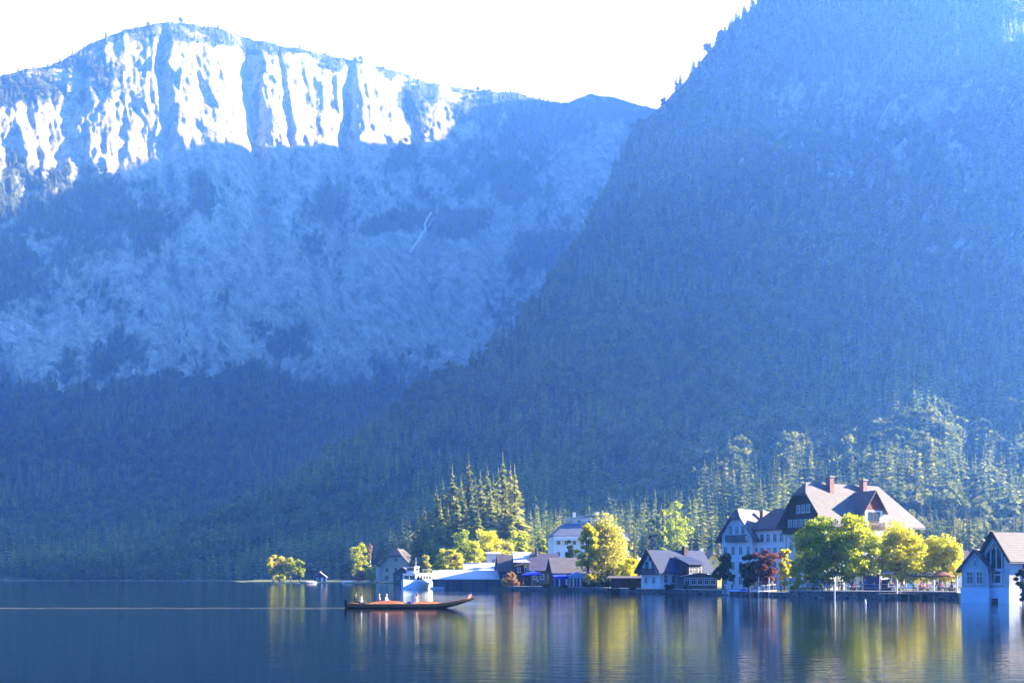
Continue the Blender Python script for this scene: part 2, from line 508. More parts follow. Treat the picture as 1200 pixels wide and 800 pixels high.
tag(far_mtn, "huge pale limestone cliff mountain with wooded foot across the lake", "mountain", kind="structure")

# ------------------------------------------------------------------ near wooded mountain (right)
u2 = np.arange(40, 1900, 3.0)
sil2 = np.interp(u2, [40, 80, 150, 230, 300, 400, 500, 560, 600, 650, 690, 700, 715, 745, 770, 800, 830, 880, 950, 1200, 1290, 1400, 1550, 1900],
                 [676, 672, 655, 625, 588, 528, 462, 420, 388, 330, 262, 240, 205, 150, 127, 98, 62, 10, -60, -290, -230, 60, 480, 640])
sil2 = sil2 + 5 * fbm(u2 / 40.0, u2 * 0 + 8.0, 4)
Dc2 = np.interp(u2, [40, 150, 300, 500, 600, 745, 900, 1200, 1900], [800, 900, 960, 1100, 1250, 1500, 1520, 1640, 1700])
F2 = np.interp(u2, [40, 265, 300, 430, 480, 520, 600, 700, 850, 1000, 1200, 1400, 1900], [735, 715, 690, 610, 540, 400, 350, 330, 290, 250, 230, 220, 200])
rows2 = np.linspace(0, 1, 330)
U2, T2 = np.meshgrid(u2, rows2)
F2g = np.tile(F2, (len(rows2), 1)); D2c = np.tile(Dc2, (len(rows2), 1)); S2g = np.tile(sil2, (len(rows2), 1))
YB2 = HY + (CAM_H + 1.5) * FPX / F2g
Y2 = YB2 + (S2g - YB2) * T2
DD = F2g + (D2c - F2g) * T2 ** 0.70
env = sst(0.0, 0.15, T2) * (1 - 0.6 * sst(0.9, 1.0, T2))
DD = DD - env * (fbm(U2 / 130.0, T2 * 3.0, 4) * 110 + ridged(U2 / 60.0 + 2, T2 * 2.0, 3) * 40)
V2 = np.stack([(U2 - 600) / FPX * DD, DD, Z(Y2, DD)], -1)
bk = []
for dy, dz in [(25, -4), (80, -50), (200, -160), (380, -380), (500, -700)]:
    b_ = V2[-1:].copy(); b_[..., 1] += dy; b_[..., 0] *= 1 + dy / 1600.0; b_[..., 2] = np.maximum(b_[..., 2] + dz, -2); bk.append(b_)
XA = U2; YA = Y2
fo2 = 1.15 + 0 * U2
rockm = sst(0.02, 0.5, fbm(XA / 34.0, YA / 46.0 + 3, 5) + 0.1) * (blob(1130, 130, 190, 110, 40) * 1.0)
rockm = np.maximum(rockm, 1.5 * sst(0.02, 0.35, fbm(XA / 12.0 + YA / 30.0, YA / 22.0 + 9, 5, 0.6)) * blob(1050, 190, 230, 130, 40)); rockm = np.maximum(rockm, 1.1 * blob(1150, 120, 60, 20, 30) * (fbm(XA / 9.0, YA / 12.0, 4) > -0.12)); rockm = np.maximum(rockm, 0.9 * blob(965, 190, 44, 40, 30) * (fbm(XA / 16.0, YA / 20.0, 4) > -0.05))
rockm = np.maximum(rockm, 1.0 * blob(342, 634, 15, 12, 8))
rockm = np.maximum(rockm, 0.8 * blob(385, 645, 11, 7, 8))
fo2 = fo2 - 1.1 * rockm
fo2B = np.concatenate([fo2] + [fo2[-1:]] * len(bk), 0)
m_near = terrain_mat("forest_floor_and_rock", (0.03, 0.05, 0.02), (0.42, 0.41, 0.38), 2.0, 4.0, 0.03)
near_mtn = grid_object("wooded_mountain", np.concatenate([V2] + bk, 0), m_near, attrs={'forest': fo2B})
tag(near_mtn, "steep wooded mountainside rising behind the lakeside village", "mountain", kind="structure")

# ------------------------------------------------------------------ unseen massif out of frame, its skyline shaped to shade the valley
gx = np.arange(130, 1215, 22.0); gy = np.arange(330, 4150, 22.0)
GX, GY = np.meshgrid(gx, gy)
Hc = np.interp(GY, [330, 620, 782, 812, 855, 892, 1010, 1300, 1570, 2000, 2400, 2800, 3180, 3340, 4000, 4150],
               [60, 200, 300, 345, 450, 500, 620, 780, 900, 1120, 1480, 1735, 1726, 1880, 1900, 1900])
HH = Hc - 1.05 * np.abs(GX - 900) * np.where(GX < 900, 1.0, 1.6)
HH = HH + 45 * fbm(GX / 200, GY / 200, 4) * np.clip(np.abs(GX - 900) / 200, 0.12, 1)
HH = HH - 1.6 * np.clip(560 - GX, 0, 600) * np.clip(GY / 2500, 0.2, 1)
HH = np.maximum(HH, -2.0)
HH[:, 0] = -2; HH[:, -1] = -2; HH[0, :] = -2; HH[-1, :] = -2
m_mas = terrain_mat("massif_forest_and_rock", (0.035, 0.055, 0.022), (0.45, 0.43, 0.40), 4.0, 6.0, 0.02)
mas = grid_object("shading_massif", np.stack([GX, GY, HH], -1), m_mas, attrs={'forest': 0.9 + 0.3 * fbm(GX / 80, GY / 80, 4)})
tag(mas, "unseen high massif out of the frame, shaped to shade the valley", "mountain", kind="structure")

# ------------------------------------------------------------------ lake
m_w, nt, b = _new("lake_water")
b.inputs['Base Color'].default_value = (0.003, 0.010, 0.016, 1)
b.inputs['Roughness'].default_value = 0.045
b.inputs['IOR'].default_value = 1.333
g = nt.nodes.new("ShaderNodeNewGeometry")
mp1 = nt.nodes.new("ShaderNodeMapping"); mp1.inputs['Scale'].default_value = (0.55, 1.5, 1)
nt.links.new(g.outputs['Position'], mp1.inputs[0])
n1 = nt.nodes.new("ShaderNodeTexNoise"); n1.inputs['Scale'].default_value = 1.1; n1.inputs['Detail'].default_value = 4; n1.inputs['Roughness'].default_value = 0.55
nt.links.new(mp1.outputs[0], n1.inputs['Vector'])
mp2 = nt.nodes.new("ShaderNodeMapping"); mp2.inputs['Scale'].default_value = (0.02, 0.05, 1)
nt.links.new(g.outputs['Position'], mp2.inputs[0])
n2 = nt.nodes.new("ShaderNodeTexNoise"); n2.inputs['Scale'].default_value = 1.0; n2.inputs['Detail'].default_value = 3
nt.links.new(mp2.outputs[0], n2.inputs['Vector'])
ms = nt.nodes.new("ShaderNodeMapRange"); ms.inputs['From Min'].default_value = 0.35; ms.inputs['From Max'].default_value = 0.65
ms.inputs['To Min'].default_value = 0.009; ms.inputs['To Max'].default_value = 0.024
nt.links.new(n2.outputs['Fac'], ms.inputs['Value'])
bp = nt.nodes.new("ShaderNodeBump"); bp.inputs['Strength'].default_value = 1.0
nt.links.new(n1.outputs['Fac'], bp.inputs['Height']); nt.links.new(ms.outputs[0], bp.inputs['Distance'])
nt.links.new(bp.outputs[0], b.inputs['Normal'])
mb = MB(); mb.poly([(-2400, -300, 0), (1225, -300, 0), (1225, 4300, 0), (-2400, 4300, 0)])
lake = mb.build("lake", m_w); tag(lake, "calm dark blue lake with fine ripples", "lake", kind="structure")

# ------------------------------------------------------------------ village ground: one sheet with a banked edge
shore = [(-340, 692), (0, 692), (200, 690), (268, 660), (284, 482), (300, 462), (340, 458), (400, 455), (440, 448), (470, 440), (503, 400),
         (504, 262), (512, 243), (588, 236), (592, 229), (640, 219), (700, 205), (745, 184), (800, 177), (845, 168), (880, 163), (925, 152), (960, 146),
         (1030, 143), (1122, 137), (1124, 120), (1200, 116), (1420, 100), (2100, 70)]
sp = []
for (a, b_) in zip(shore[:-1], shore[1:]):
    n = max(1, int(abs(b_[0] - a[0]) / 6))
    for k in range(n):
        t = k / n; sp.append((a[0] + (b_[0] - a[0]) * t, a[1] + (b_[1] - a[1]) * t))
sp.append(shore[-1])
su = np.array([s[0] for s in sp]); sd = np.array([s[1] for s in sp])
offs = np.array([-2.2, -0.9, -0.1, 0.6, 2, 6, 14, 30, 60, 110, 200, 320])
hts = np.array([-1.0, 0.05, 0.62, 0.82, 0.85, 0.88, 0.9, 1.0, 1.2, 1.4, 1.6, 1.6])
G = np.zeros((len(offs), len(su), 3))
for i, (o_, h_) in enumerate(zip(offs, hts)):
    jit = 0.35 * fbm(su / 4.0, su * 0 + i * 3.3, 3) if i < 4 else 0
    d_ = sd + o_ + jit
    lowspit = np.where(su < 285, 0.25, np.where(su < 500, 0.62, 1.0))
    G[i, :, 0] = (su - 600) / FPX * sd * (1 + (o_ + jit) / np.maximum(sd, 1) * 0.9); G[i, :, 1] = d_
    G[i, :, 2] = np.where(h_ > 0, h_ * lowspit, h_) + (0.12 * fbm(su / 2.0, su * 0 + i * 2.1, 3) if i in (1, 2) else 0)
m_g = mat("shore_gravel_and_turf", (0.10, 0.12, 0.06), 0.95, 0.5, 0.35, 0.06, 3.0)
ground = grid_object("ground", G, m_g)
tag(ground, "low banked shore of gravel and turf under the village", "ground", kind="structure")

_bv = []
DG = bpy.context.evaluated_depsgraph_get()
for o in (near_mtn, ground, far_mtn):
    _bv.append(BVHTree.FromObject(o, DG))


def gz(x, y):
    best = -99
    for bvh in _bv[:2]:
        h = bvh.ray_cast(Vector((x, y, 3000)), Vector((0, 0, -1)))
        if h[0] is not None: best = max(best, h[0].z)
    return best if best > -50 else 0.8


# ------------------------------------------------------------------ trees
bark = mat("bark", (0.09, 0.07, 0.05), 0.9, 0.3, 6, 0.02)
birch_bark = mat("pale_bark", (0.35, 0.33, 0.28), 0.9, 0.4, 6)


def mesh_from_quads(name, Q, m):
    """Q: n x 4 x 3"""
    n = len(Q); me = bpy.data.meshes.new(name)
    me.vertices.add(n * 4); me.vertices.foreach_set('co', Q.reshape(-1).astype(np.float32))
    me.loops.add(n * 4); me.loops.foreach_set('vertex_index', np.arange(n * 4, dtype=np.int32))
    me.polygons.add(n); me.polygons.foreach_set('loop_start', np.arange(0, n * 4, 4, dtype=np.int32))
    me.polygons.foreach_set('loop_total', np.full(n, 4, dtype=np.int32))
    me.update(calc_edges=True); me.materials.append(m)
    return me


def leaf_quads(C, s, rng, flat=0.0):
    n = len(C)
    a = rng.normal(size=(n, 3)); a /= np.linalg.norm(a, axis=1)[:, None]
    b_ = rng.normal(size=(n, 3)); b_ -= (a * b_).sum(1)[:, None] * a; b_ /= np.linalg.norm(b_, axis=1)[:, None]
    s = (s * (0.6 + 0.8 * rng.random(n)))[:, None]
    return np.stack([C - a * s - b_ * s * 0.25, C + b_ * s * 0.75, C + a * s - b_ * s * 0.1, C - b_ * s * 0.8], 1)


def broadleaf(seed, h, r, n, ls, zc=0.56, rzf=0.46, clumps=60, shape='round', trunk_h=0.22):
    """crown of leaf clumps on a tapered trunk with limbs; returns crown mesh data + trunk MB"""
    rng = np.random.default_rng(seed)
    C = []; Rr = []
    while len(C) < clumps:
        p = rng.normal(size=3); p /= np.linalg.norm(p)
        rad = rng.random() ** 0.38
        p = p * rad
        if shape == 'cone':
            zt = (p[2] + 1) / 2; lim = 0.25 + 0.85 * (1 - zt)
            p[0] *= lim; p[1] *= lim
        elif shape == 'column':
            p[0] *= 0.95; p[1] *= 0.95
        bump = 1 + 0.22 * math.sin(seed + 5 * p[0] + 3.1 * p[2]) + 0.16 * math.sin(2.3 * seed + 7 * p[1] + 6 * p[2])
        c = np.array([p[0] * r * bump, p[1] * r * bump, h * (zc + rzf * p[2] * (1 + 0.08 * rng.normal()))])
        if c[2] < h * trunk_h * 0.8: continue
        C.append(c); Rr.append(r * (0.22 + 0.20 * rng.random()))
    C = np.array(C); Rr = np.array(Rr)
    k = rng.integers(0, len(C), n)
    d = rng.normal(size=(n, 3)); d /= np.linalg.norm(d, axis=1)[:, None]
    pts = C[k] + d * (Rr[k] * rng.random(n) ** 0.45)[:, None] * np.array([1.15, 1.15, 0.8])
    Q = leaf_quads(pts, ls, rng)
    tb = MB()
    lean = rng.normal() * 0.03 * h
    tb.tube([(0, 0, -0.3), (lean * .2, 0, h * trunk_h), (lean * .6, 0.02 * h, h * 0.55), (lean, 0, h * 0.85)], [h * 0.028, h * 0.021, h * 0.013, h * 0.004], 8)
    for q in rng.choice(len(C), min(9, len(C)), replace=False):
        c = C[q]; z0 = h * (trunk_h + 0.3 * rng.random())
        tb.tube([(lean * .3, 0, z0), (c[0] * .5, c[1] * .5, z0 + (c[2] - z0) * .6), tuple(c)], [h * 0.011, h * 0.007, h * 0.002], 5)
    return Q, tb


def conifer(seed, h, r, tiers=15, nb=10, full=True):
    rng = np.random.default_rng(seed)
    Q = []
    z = h * 0.10
    for k in range(tiers):
        t = k / (tiers - 1)
        zc = h * (0.10 + 0.86 * t)
        rad = r * (1 - t) ** 0.85 * (0.85 + 0.3 * rng.random()) + 0.12
        if t < 0.12: rad *= 0.75
        nk = max(4, int(nb * (1 - 0.5 * t)))
        for j in range(nk):
            a = 2 * math.pi * (j + rng.random() * 0.7) / nk + k
            l = rad * (0.65 + 0.5 * rng.random())
            droop = l * (0.30 + 0.25 * rng.random())
            ca, sa = math.cos(a), math.sin(a)
            wdt = l * (0.30 + 0.15 * rng.random()) + 0.1
            zz = zc + rng.normal() * h * 0.012
            rt = np.array([0, 0, zz + droop * 0.25]); mid_ = np.array([ca * l * .6, sa * l * .6, zz - droop * .35])
            tip = np.array([ca * l, sa * l, zz - droop]); sd_ = np.array([-sa, ca, 0]) * wdt
            dn = np.array([0, 0, -0.35 * wdt])
            Q.append([rt, mid_ + sd_ + dn, tip, mid_ - sd_ + dn])
            if full:
                Q.append([rt, mid_ + np.array([0, 0, .08 * l]), tip, mid_ + np.array([0, 0, -0.30 * l - 0.15])])
                m2 = np.array([ca * l * .35, sa * l * .35, zz - droop * .15])
                Q.append([rt, m2 + sd_ * .8 + dn, mid_ + sd_ * 0.5 + dn * 2, m2])
                Q.append([rt, m2 - sd_ * .8 + dn, mid_ - sd_ * 0.5 + dn * 2, m2])
    Q.append([np.array([0.1, 0, h * .9]), np.array([0, .1, h * .9]), np.array([0, 0, h * 1.03]), np.array([-.1, 0, h * .9])])
    tb = MB(); tb.tube([(0, 0, -0.6), (0, 0, h * 0.5), (0, 0, h * 0.97)], [h * 0.016, h * 0.010, h * 0.002], 6)
    return np.array(Q), tb


needle = leafmat("spruce_needles", (0.04, 0.08, 0.022), (0.27, 0.35, 0.08), 0.45, 0.5)
needle2 = leafmat("larch_needles", (0.09, 0.12, 0.03), (0.26, 0.28, 0.09), 0.42, 0.3)
leaf_g = leafmat("green_hill_leaves", (0.05, 0.085, 0.018), (0.22, 0.26, 0.06), 0.45, 0.35)

# protos for the forest mass (not linked: only instanced by the forest)
protos = []
for s_, (hh, rr_) in enumerate([(19, 3.8), (22, 4.0), (15, 3.5), (20, 3.3)]):
    Q, tb = conifer(50 + s_, hh, rr_, 11, 8, False)
    me = mesh_from_quads("forest_spruce", Q, needle)
    protos.append(bpy.data.objects.new("forest_spruce", me))
for s_, (hh, rr_) in enumerate([(14, 4.6), (12, 4.2)]):
    Q, tb = broadleaf(80 + s_, hh, rr_, 420, 0.95, clumps=30)
    protos.append(bpy.data.objects.new("forest_beech", mesh_from_quads("forest_beech", Q, leaf_g)))

import builtins


def forest_object(name, pts, scl, rot, idx, label):
    me = bpy.data.meshes.new(name)
    me.vertices.add(len(pts)); me.vertices.foreach_set('co', pts.reshape(-1).astype(np.float32))
    a = me.attributes.new('tscale', 'FLOAT', 'POINT'); a.data.foreach_set('value', scl.astype(np.float32))
    a = me.attributes.new('trot', 'FLOAT', 'POINT'); a.data.foreach_set('value', rot.astype(np.float32))
    a = me.attributes.new('tidx', 'INT', 'POINT'); a.data.foreach_set('value', idx.astype(np.int32))
    me.update()
    o = link_mesh(name, me)
    ng = bpy.data.node_groups.new(name + "_scatter", 'GeometryNodeTree')
    ng.interface.new_socket('Geometry', in_out='INPUT', socket_type='NodeSocketGeometry')
    ng.interface.new_socket('Geometry', in_out='OUTPUT', socket_type='NodeSocketGeometry')
    gi = ng.nodes.new('NodeGroupInput'); go = ng.nodes.new('NodeGroupOutput')
    iop = ng.nodes.new('GeometryNodeInstanceOnPoints')
    jn = ng.nodes.new('GeometryNodeJoinGeometry')
    for p in reversed(protos):
        n = ng.nodes.new('GeometryNodeObjectInfo'); n.inputs['Object'].default_value = p; n.inputs['As Instance'].default_value = True
        ng.links.new(n.outputs['Geometry'], jn.inputs[0])
    ng.links.new(gi.outputs[0], iop.inputs['Points']); ng.links.new(jn.outputs[0], iop.inputs['Instance'])
    iop.inputs['Pick Instance'].default_value = True

    def att(nm, ty):
        n = ng.nodes.new('GeometryNodeInputNamedAttribute'); n.data_type = ty; n.inputs['Name'].default_value = nm
        return n.outputs['Attribute']
    ng.links.new(att('tidx', 'INT'), iop.inputs['Instance Index'])
    cx = ng.nodes.new('ShaderNodeCombineXYZ'); ng.links.new(att('trot', 'FLOAT'), cx.inputs[2]); ng.links.new(cx.outputs[0], iop.inputs['Rotation'])
    cs = ng.nodes.new('ShaderNodeCombineXYZ'); ts = att('tscale', 'FLOAT')
    for k in range(3): ng.links.new(ts, cs.inputs[k])
    ng.links.new(cs.outputs[0], iop.inputs['Scale'])
    ng.links.new(iop.outputs[0], go.inputs[0])
    md = o.modifiers.new("scatter", 'NODES'); md.node_group = ng
    tag(o, label, "forest", kind="stuff")
    return o


def scatter(V, n, rng, mask):
    """area-weighted random points over a grid surface; mask 0..1 per vertex"""
    a = V[1:, :-1] - V[:-1, :-1]; b_ = V[:-1, 1:] - V[:-1, :-1]
    area = np.abs(a[..., 0] * b_[..., 1] - a[..., 1] * b_[..., 0]) + 0.25 * np.linalg.norm(np.cross(a, b_), axis=-1)
    w = (area * mask[:-1, :-1]).reshape(-1); w = w / w.sum()
    k = rng.choice(len(w), n, p=w); i, j = np.divmod(k, V.shape[1] - 1)
    s = rng.random(n)[:, None]; t = rng.random(n)[:, None]
    p = (V[i, j] * (1 - s) + V[i + 1, j] * s) * (1 - t) + (V[i, j + 1] * (1 - s) + V[i + 1, j + 1] * s) * t
    return p, i, j

# forest masses ---------------------------------------------------------------
rngf = np.random.default_rng(5)
NEAR_D = 455.0
msk = np.clip(1.15 - 1.3 * rockm, 0, 1) * (V2[..., 1] > NEAR_D) * (U2 < 1330) * (T2 > 0.02)
msk *= 0.35 + 0.75 * sst(-0.35, -0.1, fbm(U2 / 36, T2 * 11, 4))
# thin the wood out far away so that every hectare in view costs the same
msk = msk * np.clip(900.0 / V2[..., 1], 0.4, 1.6)
pts, ii, jj = scatter(V2, 30000, rngf, msk)
beech = fbm(pts[:, 0] / 70.0, pts[:, 2] / 45.0, 3) + 0.5 * rngf.random(len(pts)) - 0.25
idx = np.where(beech > 0.08, rngf.integers(4, 6, len(pts)), rngf.integers(0, 4, len(pts)))
scl = 0.5 + 0.8 * rngf.random(len(pts)) ** 1.3; scl *= np.where(pts[:, 1] < 750, 1.2, 1.0) * np.clip(pts[:, 1] / 900.0, 0.95, 1.25)
forest_object("mountain_forest", pts - np.array([0, 0, 0.5]), scl, rngf.random(len(pts)) * 6.28, idx,
              "dense mixed wood of spruce and beech covering the mountainside behind the village")

full_V = V[:len(rows)]
mskl = np.clip((fo - 0.42) * 1.3, 0, 1) ** 1.3 * (U > -60) * (U < 780) * (T > 0.01)
mskl = mskl * np.clip(1500.0 / full_V[..., 1], 0.3, 2.0) * (full_V[..., 1] < 3300)
pts, ii, jj = scatter(full_V, 26000, rngf, mskl)
beech = fbm(pts[:, 0] / 120.0, pts[:, 2] / 90.0, 3) + 0.5 * rngf.random(len(pts)) - 0.25
idx = np.where(beech > 0.2, rngf.integers(4, 6, len(pts)), rngf.integers(0, 4, len(pts)))
forest_object("cliff_forest", pts - np.array([0, 0, 0.5]), 0.8 + 0.6 * rngf.random(len(pts)), rngf.random(len(pts)) * 6.28, idx,
              "dark wood covering the foot and ledges of the cliff mountain")

# individual hillside trees ---------------------------------------------------
def tree_root(name, x, y, crown_me, trunk_me, label, cat, group=None, sc=1.0, rz=0.0, z=None):
    r = empty(name, (x, y, (gz(x, y) if z is None else z) - 0.1), rz)
    r.scale = (sc, sc, sc)
    tag(r, label, cat, group)
    reg(r, link_mesh("crown", crown_me, r)); reg(r, link_mesh("trunk", trunk_me, r))
    return r


CON = []
for s_, (hh, rr_) in enumerate([(20, 3.9), (17, 3.8), (22, 4.0), (15, 3.4)]):
    Q, tb = conifer(200 + s_, hh, rr_, 17, 11)
    CON.append((mesh_from_quads("spruce_crown", Q, needle if s_ < 3 else needle2), tb.mesh("trunk", bark)))
LAR = []
for s_, (hh, rr_) in enumerate([(22, 2.9), (19, 2.7)]):
    Q, tb = conifer(230 + s_, hh, rr_, 17, 10)
    LAR.append((mesh_from_quads("larch_crown", Q, needle2), tb.mesh("trunk", bark)))
HB = []
leaf_h = leafmat("hill_tree_leaves", (0.08, 0.12, 0.025), (0.26, 0.29, 0.07), 0.45, 0.3)
for s_, (hh, rr_) in enumerate([(13, 4.4), (15, 4.8), (11, 3.8)]):
    Q, tb = broadleaf(260 + s_, hh, rr_, 2600, 0.34, clumps=45)
    HB.append((mesh_from_quads("beech_crown", Q, leaf_h), tb.mesh("trunk", bark)))

mskh = (V2[..., 1] < NEAR_D + 5) * (V2[..., 1] > 285) * (U2 > 505) * (U2 < 1235) * (T2 > 0.015) * (0.5 + 0.9 * sst(820, 900, U2) + 0.0 * U2)
mskh = mskh * (1 - 0.75 * ((U2 > 600) & (U2 < 840) & (V2[..., 1] < 390)))
cand, _, _ = scatter(V2, 2600, rngf, mskh)
chosen = []
for p in cand:
    if len(chosen) >= 280: break
    if all((p[0] - q[0]) ** 2 + (p[1] - q[1]) ** 2 > 60 for q in chosen): chosen.append(p)
for p in chosen:
    t = rngf.random()
    bl = fbm(np.array([p[0] / 40]), np.array([p[1] / 40]), 2)[0]
    sc = 0.6 + 0.55 * rngf.random()
    if bl + 0.3 * (t - .5) > 0.22:
        me = HB[rngf.integers(0, 3)]
        tree_root("beech_tree", p[0], p[1], me[0], me[1], "rounded green broadleaf tree on the wooded slope behind the village", "tree", "broadleaf trees on the slope behind the village", sc, t * 6)
    elif t < 0.2:
        me = LAR[rngf.integers(0, 2)]
        tree_root("larch_tree", p[0], p[1], me[0], me[1], "pale yellowish green larch on the wooded slope behind the village", "tree", "larches on the slope behind the village", sc, t * 6)
    else:
        me = CON[rngf.integers(0, 4)]
        tree_root("spruce_tree", p[0], p[1], me[0], me[1], "pointed dark green spruce on the wooded slope behind the village", "tree", "spruces on the slope behind the village", sc, t * 6)
SUNC = []
bright_needle = leafmat("sun_brightened_needles", (0.16, 0.20, 0.035), (0.52, 0.54, 0.14), 0.42, 0.2)  # sunlight put into the colour: paler than the needles on the slope
for s_, (hh, rr_) in enumerate([(22, 3.9), (19, 3.7), (21, 3.4)]):
    Q, tb = conifer(330 + s_, hh, rr_, 19, 12)
    SUNC.append((mesh_from_quads("conifer_crown", Q, bright_needle), tb.mesh("trunk", bark)))
# the sunlit stand of tall conifers beside the lane (px, top, depth)
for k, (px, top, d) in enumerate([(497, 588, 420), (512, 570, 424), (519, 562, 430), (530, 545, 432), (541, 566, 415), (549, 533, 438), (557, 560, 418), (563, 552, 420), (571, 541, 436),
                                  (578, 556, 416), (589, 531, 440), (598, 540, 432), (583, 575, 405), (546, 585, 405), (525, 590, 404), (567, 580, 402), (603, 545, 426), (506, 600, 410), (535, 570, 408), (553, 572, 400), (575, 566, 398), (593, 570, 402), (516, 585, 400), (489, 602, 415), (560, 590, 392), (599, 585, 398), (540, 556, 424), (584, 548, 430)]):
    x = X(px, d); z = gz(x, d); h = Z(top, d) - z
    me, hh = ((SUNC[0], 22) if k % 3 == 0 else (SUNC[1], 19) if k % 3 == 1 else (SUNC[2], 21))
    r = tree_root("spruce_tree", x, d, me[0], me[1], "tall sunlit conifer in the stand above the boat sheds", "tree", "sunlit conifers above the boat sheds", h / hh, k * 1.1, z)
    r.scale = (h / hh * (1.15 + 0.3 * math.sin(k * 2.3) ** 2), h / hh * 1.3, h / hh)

# village trees (px, top y, depth, radius, palette, shape, label ...)
YEL = leafmat("yellow_leaves", (0.45, 0.40, 0.02), (0.85, 0.80, 0.07), 0.5, 0.06)
YGR = leafmat("yellow_green_leaves", (0.24, 0.29, 0.015), (0.68, 0.70, 0.06), 0.55, 0.06)
GRN = leafmat("fresh_green_leaves", (0.10, 0.18, 0.012), (0.56, 0.62, 0.04), 0.56, 0.06)
DGR = leafmat("dark_green_leaves", (0.025, 0.05, 0.015), (0.08, 0.12, 0.04), 0.35, 0.1)
RED = leafmat("red_maple_leaves", (0.11, 0.045, 0.04), (0.32, 0.15, 0.13), 0.45, 0.06)
ORA = leafmat("orange_yellow_leaves", (0.34, 0.31, 0.04), (0.68, 0.64, 0.13), 0.5, 0.06)
PIN = leafmat("pinkish_brown_leaves", (0.25, 0.13, 0.06), (0.52, 0.33, 0.16), 0.45, 0.06)


def vtree(px, top, d, wpx, pal, shape, label, n=5000, ls=0.2, zc=0.56, rzf=0.44, clumps=55, seed=1, name="broadleaf_tree", cat="tree", trunk_h=0.2, zbase=None, group=None, tmat=None):
    x = X(px, d); z = gz(x, d) if zbase is None else zbase
    h = Z(top, d) - z; r = wpx * 1.12 / 2 / FPX * d
    Q, tb = broadleaf(seed, h, r * 0.86, n, ls, zc, rzf, clumps, shape, trunk_h)
    return tree_root(name, x, d, mesh_from_quads("crown_leaves", Q, pal), tb.mesh("trunk", tmat or bark), label, cat, group, 1.0, 0, z)


vtree(957, 606, 150, 52, GRN, 'round', "big deep green lakeside tree in front of the brown gable of the white hotel", 11000, 0.19, 0.51, 0.50, 110, 3, trunk_h=0.06)
vtree(1001, 607, 148, 50, YGR, 'round', "big yellowish green lakeside tree with visible dark trunk before the hotel", 10000, 0.19, 0.55, 0.45, 95, 4, trunk_h=0.2)
vtree(1054, 613, 150, 52, YEL, 'round', "big bright yellow lakeside tree under the hotel eaves", 10500, 0.19, 0.54, 0.46, 100, 5, trunk_h=0.16)
vtree(1101, 628, 152, 50, YEL, 'round', "lower bright yellow tree between the hotel and the boathouse", 8500, 0.19, 0.56, 0.42, 80, 6, trunk_h=0.2)
vtree(1080, 634, 158, 34, YEL, 'round', "small yellow tree wedged behind the two big yellow trees", 4000, 0.2, 0.56, 0.42, 40, 16)
vtree(932, 655, 149, 22, YGR, 'round', "low yellow green shrub at the foot of the big green lakeside tree", 2200, 0.17, 0.5, 0.48, 25, 7, name="shrub", cat="shrub", trunk_h=0.05)
vtree(920, 640, 156, 17, YEL, 'column', "narrow yellow tree between the red maple and the big green tree", 2600, 0.18, 0.56, 0.44, 30, 8)
vtree(898, 641, 155, 30, RED, 'round', "dark red maple tree before the white hotel", 4200, 0.18, 0.58, 0.42, 42, 9, name="maple_tree")
vtree(878, 645, 157, 24, DGR, 'round', "dark green rounded tree left of the red maple", 3400, 0.18, 0.56, 0.42, 36, 10)
vtree(847, 645, 168, 22, DGR, 'round', "slim dark green tree at the near corner of the white hotel", 3000, 0.19, 0.56, 0.42, 34, 11, trunk_h=0.3)
vtree(690, 610, 207, 25, YEL, 'column', "slender yellow green poplar before the brown barn roof", 5200, 0.24, 0.54, 0.46, 44, 12, name="poplar_tree")
vtree(712, 600, 210, 66, ORA, 'cone', "tall golden tree tapering to a point before the brown barn roof", 8500, 0.24, 0.50, 0.48, 80, 13)
vtree(738, 652, 203, 30, YEL, 'round', "low golden bush at the right foot of the tall golden tree", 2600, 0.22, 0.5, 0.45, 30, 14, name="bush", cat="bush", trunk_h=0.1)
vtree(668, 628, 245, 13, DGR, 'cone', "small dark conical tree before the pale terraced house", 1500, 0.26, 0.5, 0.48, 24, 15)
vtree(637, 626, 262, 14, YGR, 'cone', "small sunlit cone shaped tree above the dark boathouse roofs", 1500, 0.28, 0.5, 0.48, 24, 17)
vtree(598, 615, 380, 26, YGR, 'round', "sunlit rounded tree at the right edge of the conifer stand", 3000, 0.36, 0.54, 0.44, 36, 18)
vtree(611, 618, 372, 22, YGR, 'round', "sunlit tree standing clear of the conifer stand beside the chimneys", 2600, 0.36, 0.54, 0.44, 32, 19)
vtree(573, 614, 350, 34, YEL, 'round', "round yellow tree above the pale boat shed roof", 4200, 0.34, 0.5, 0.46, 50, 20)
vtree(592, 628, 330, 28, ORA, 'round', "low golden tree touching the small white tower roof", 3000, 0.32, 0.5, 0.46, 36, 21)
vtree(556, 630, 335, 30, YGR, 'cone', "pale yellow green tree just above the long boat shed", 3200, 0.32, 0.5, 0.46, 40, 22)
vtree(529, 637, 340, 24, YEL, 'round', "bright yellow tree above the left end of the long boat shed", 3000, 0.32, 0.5, 0.46, 34, 23)
vtree(505, 626, 400, 24, GRN, 'column', "upright green tree behind the white ferry boat", 3200, 0.36, 0.52, 0.46, 40, 24)
vtree(540, 618, 385, 30, GRN, 'round', "broad green tree below the conifer stand", 3600, 0.36, 0.54, 0.44, 40, 25)
vtree(500, 644, 330, 14, ORA, 'cone', "small orange tipped tree right behind the white ferry boat", 1600, 0.28, 0.5, 0.46, 24, 26, zbase=0.9)
vtree(515, 648, 342, 18, YGR, 'round', "small green tree between the ferry boat and the long boat shed", 1800, 0.3, 0.5, 0.46, 24, 27)
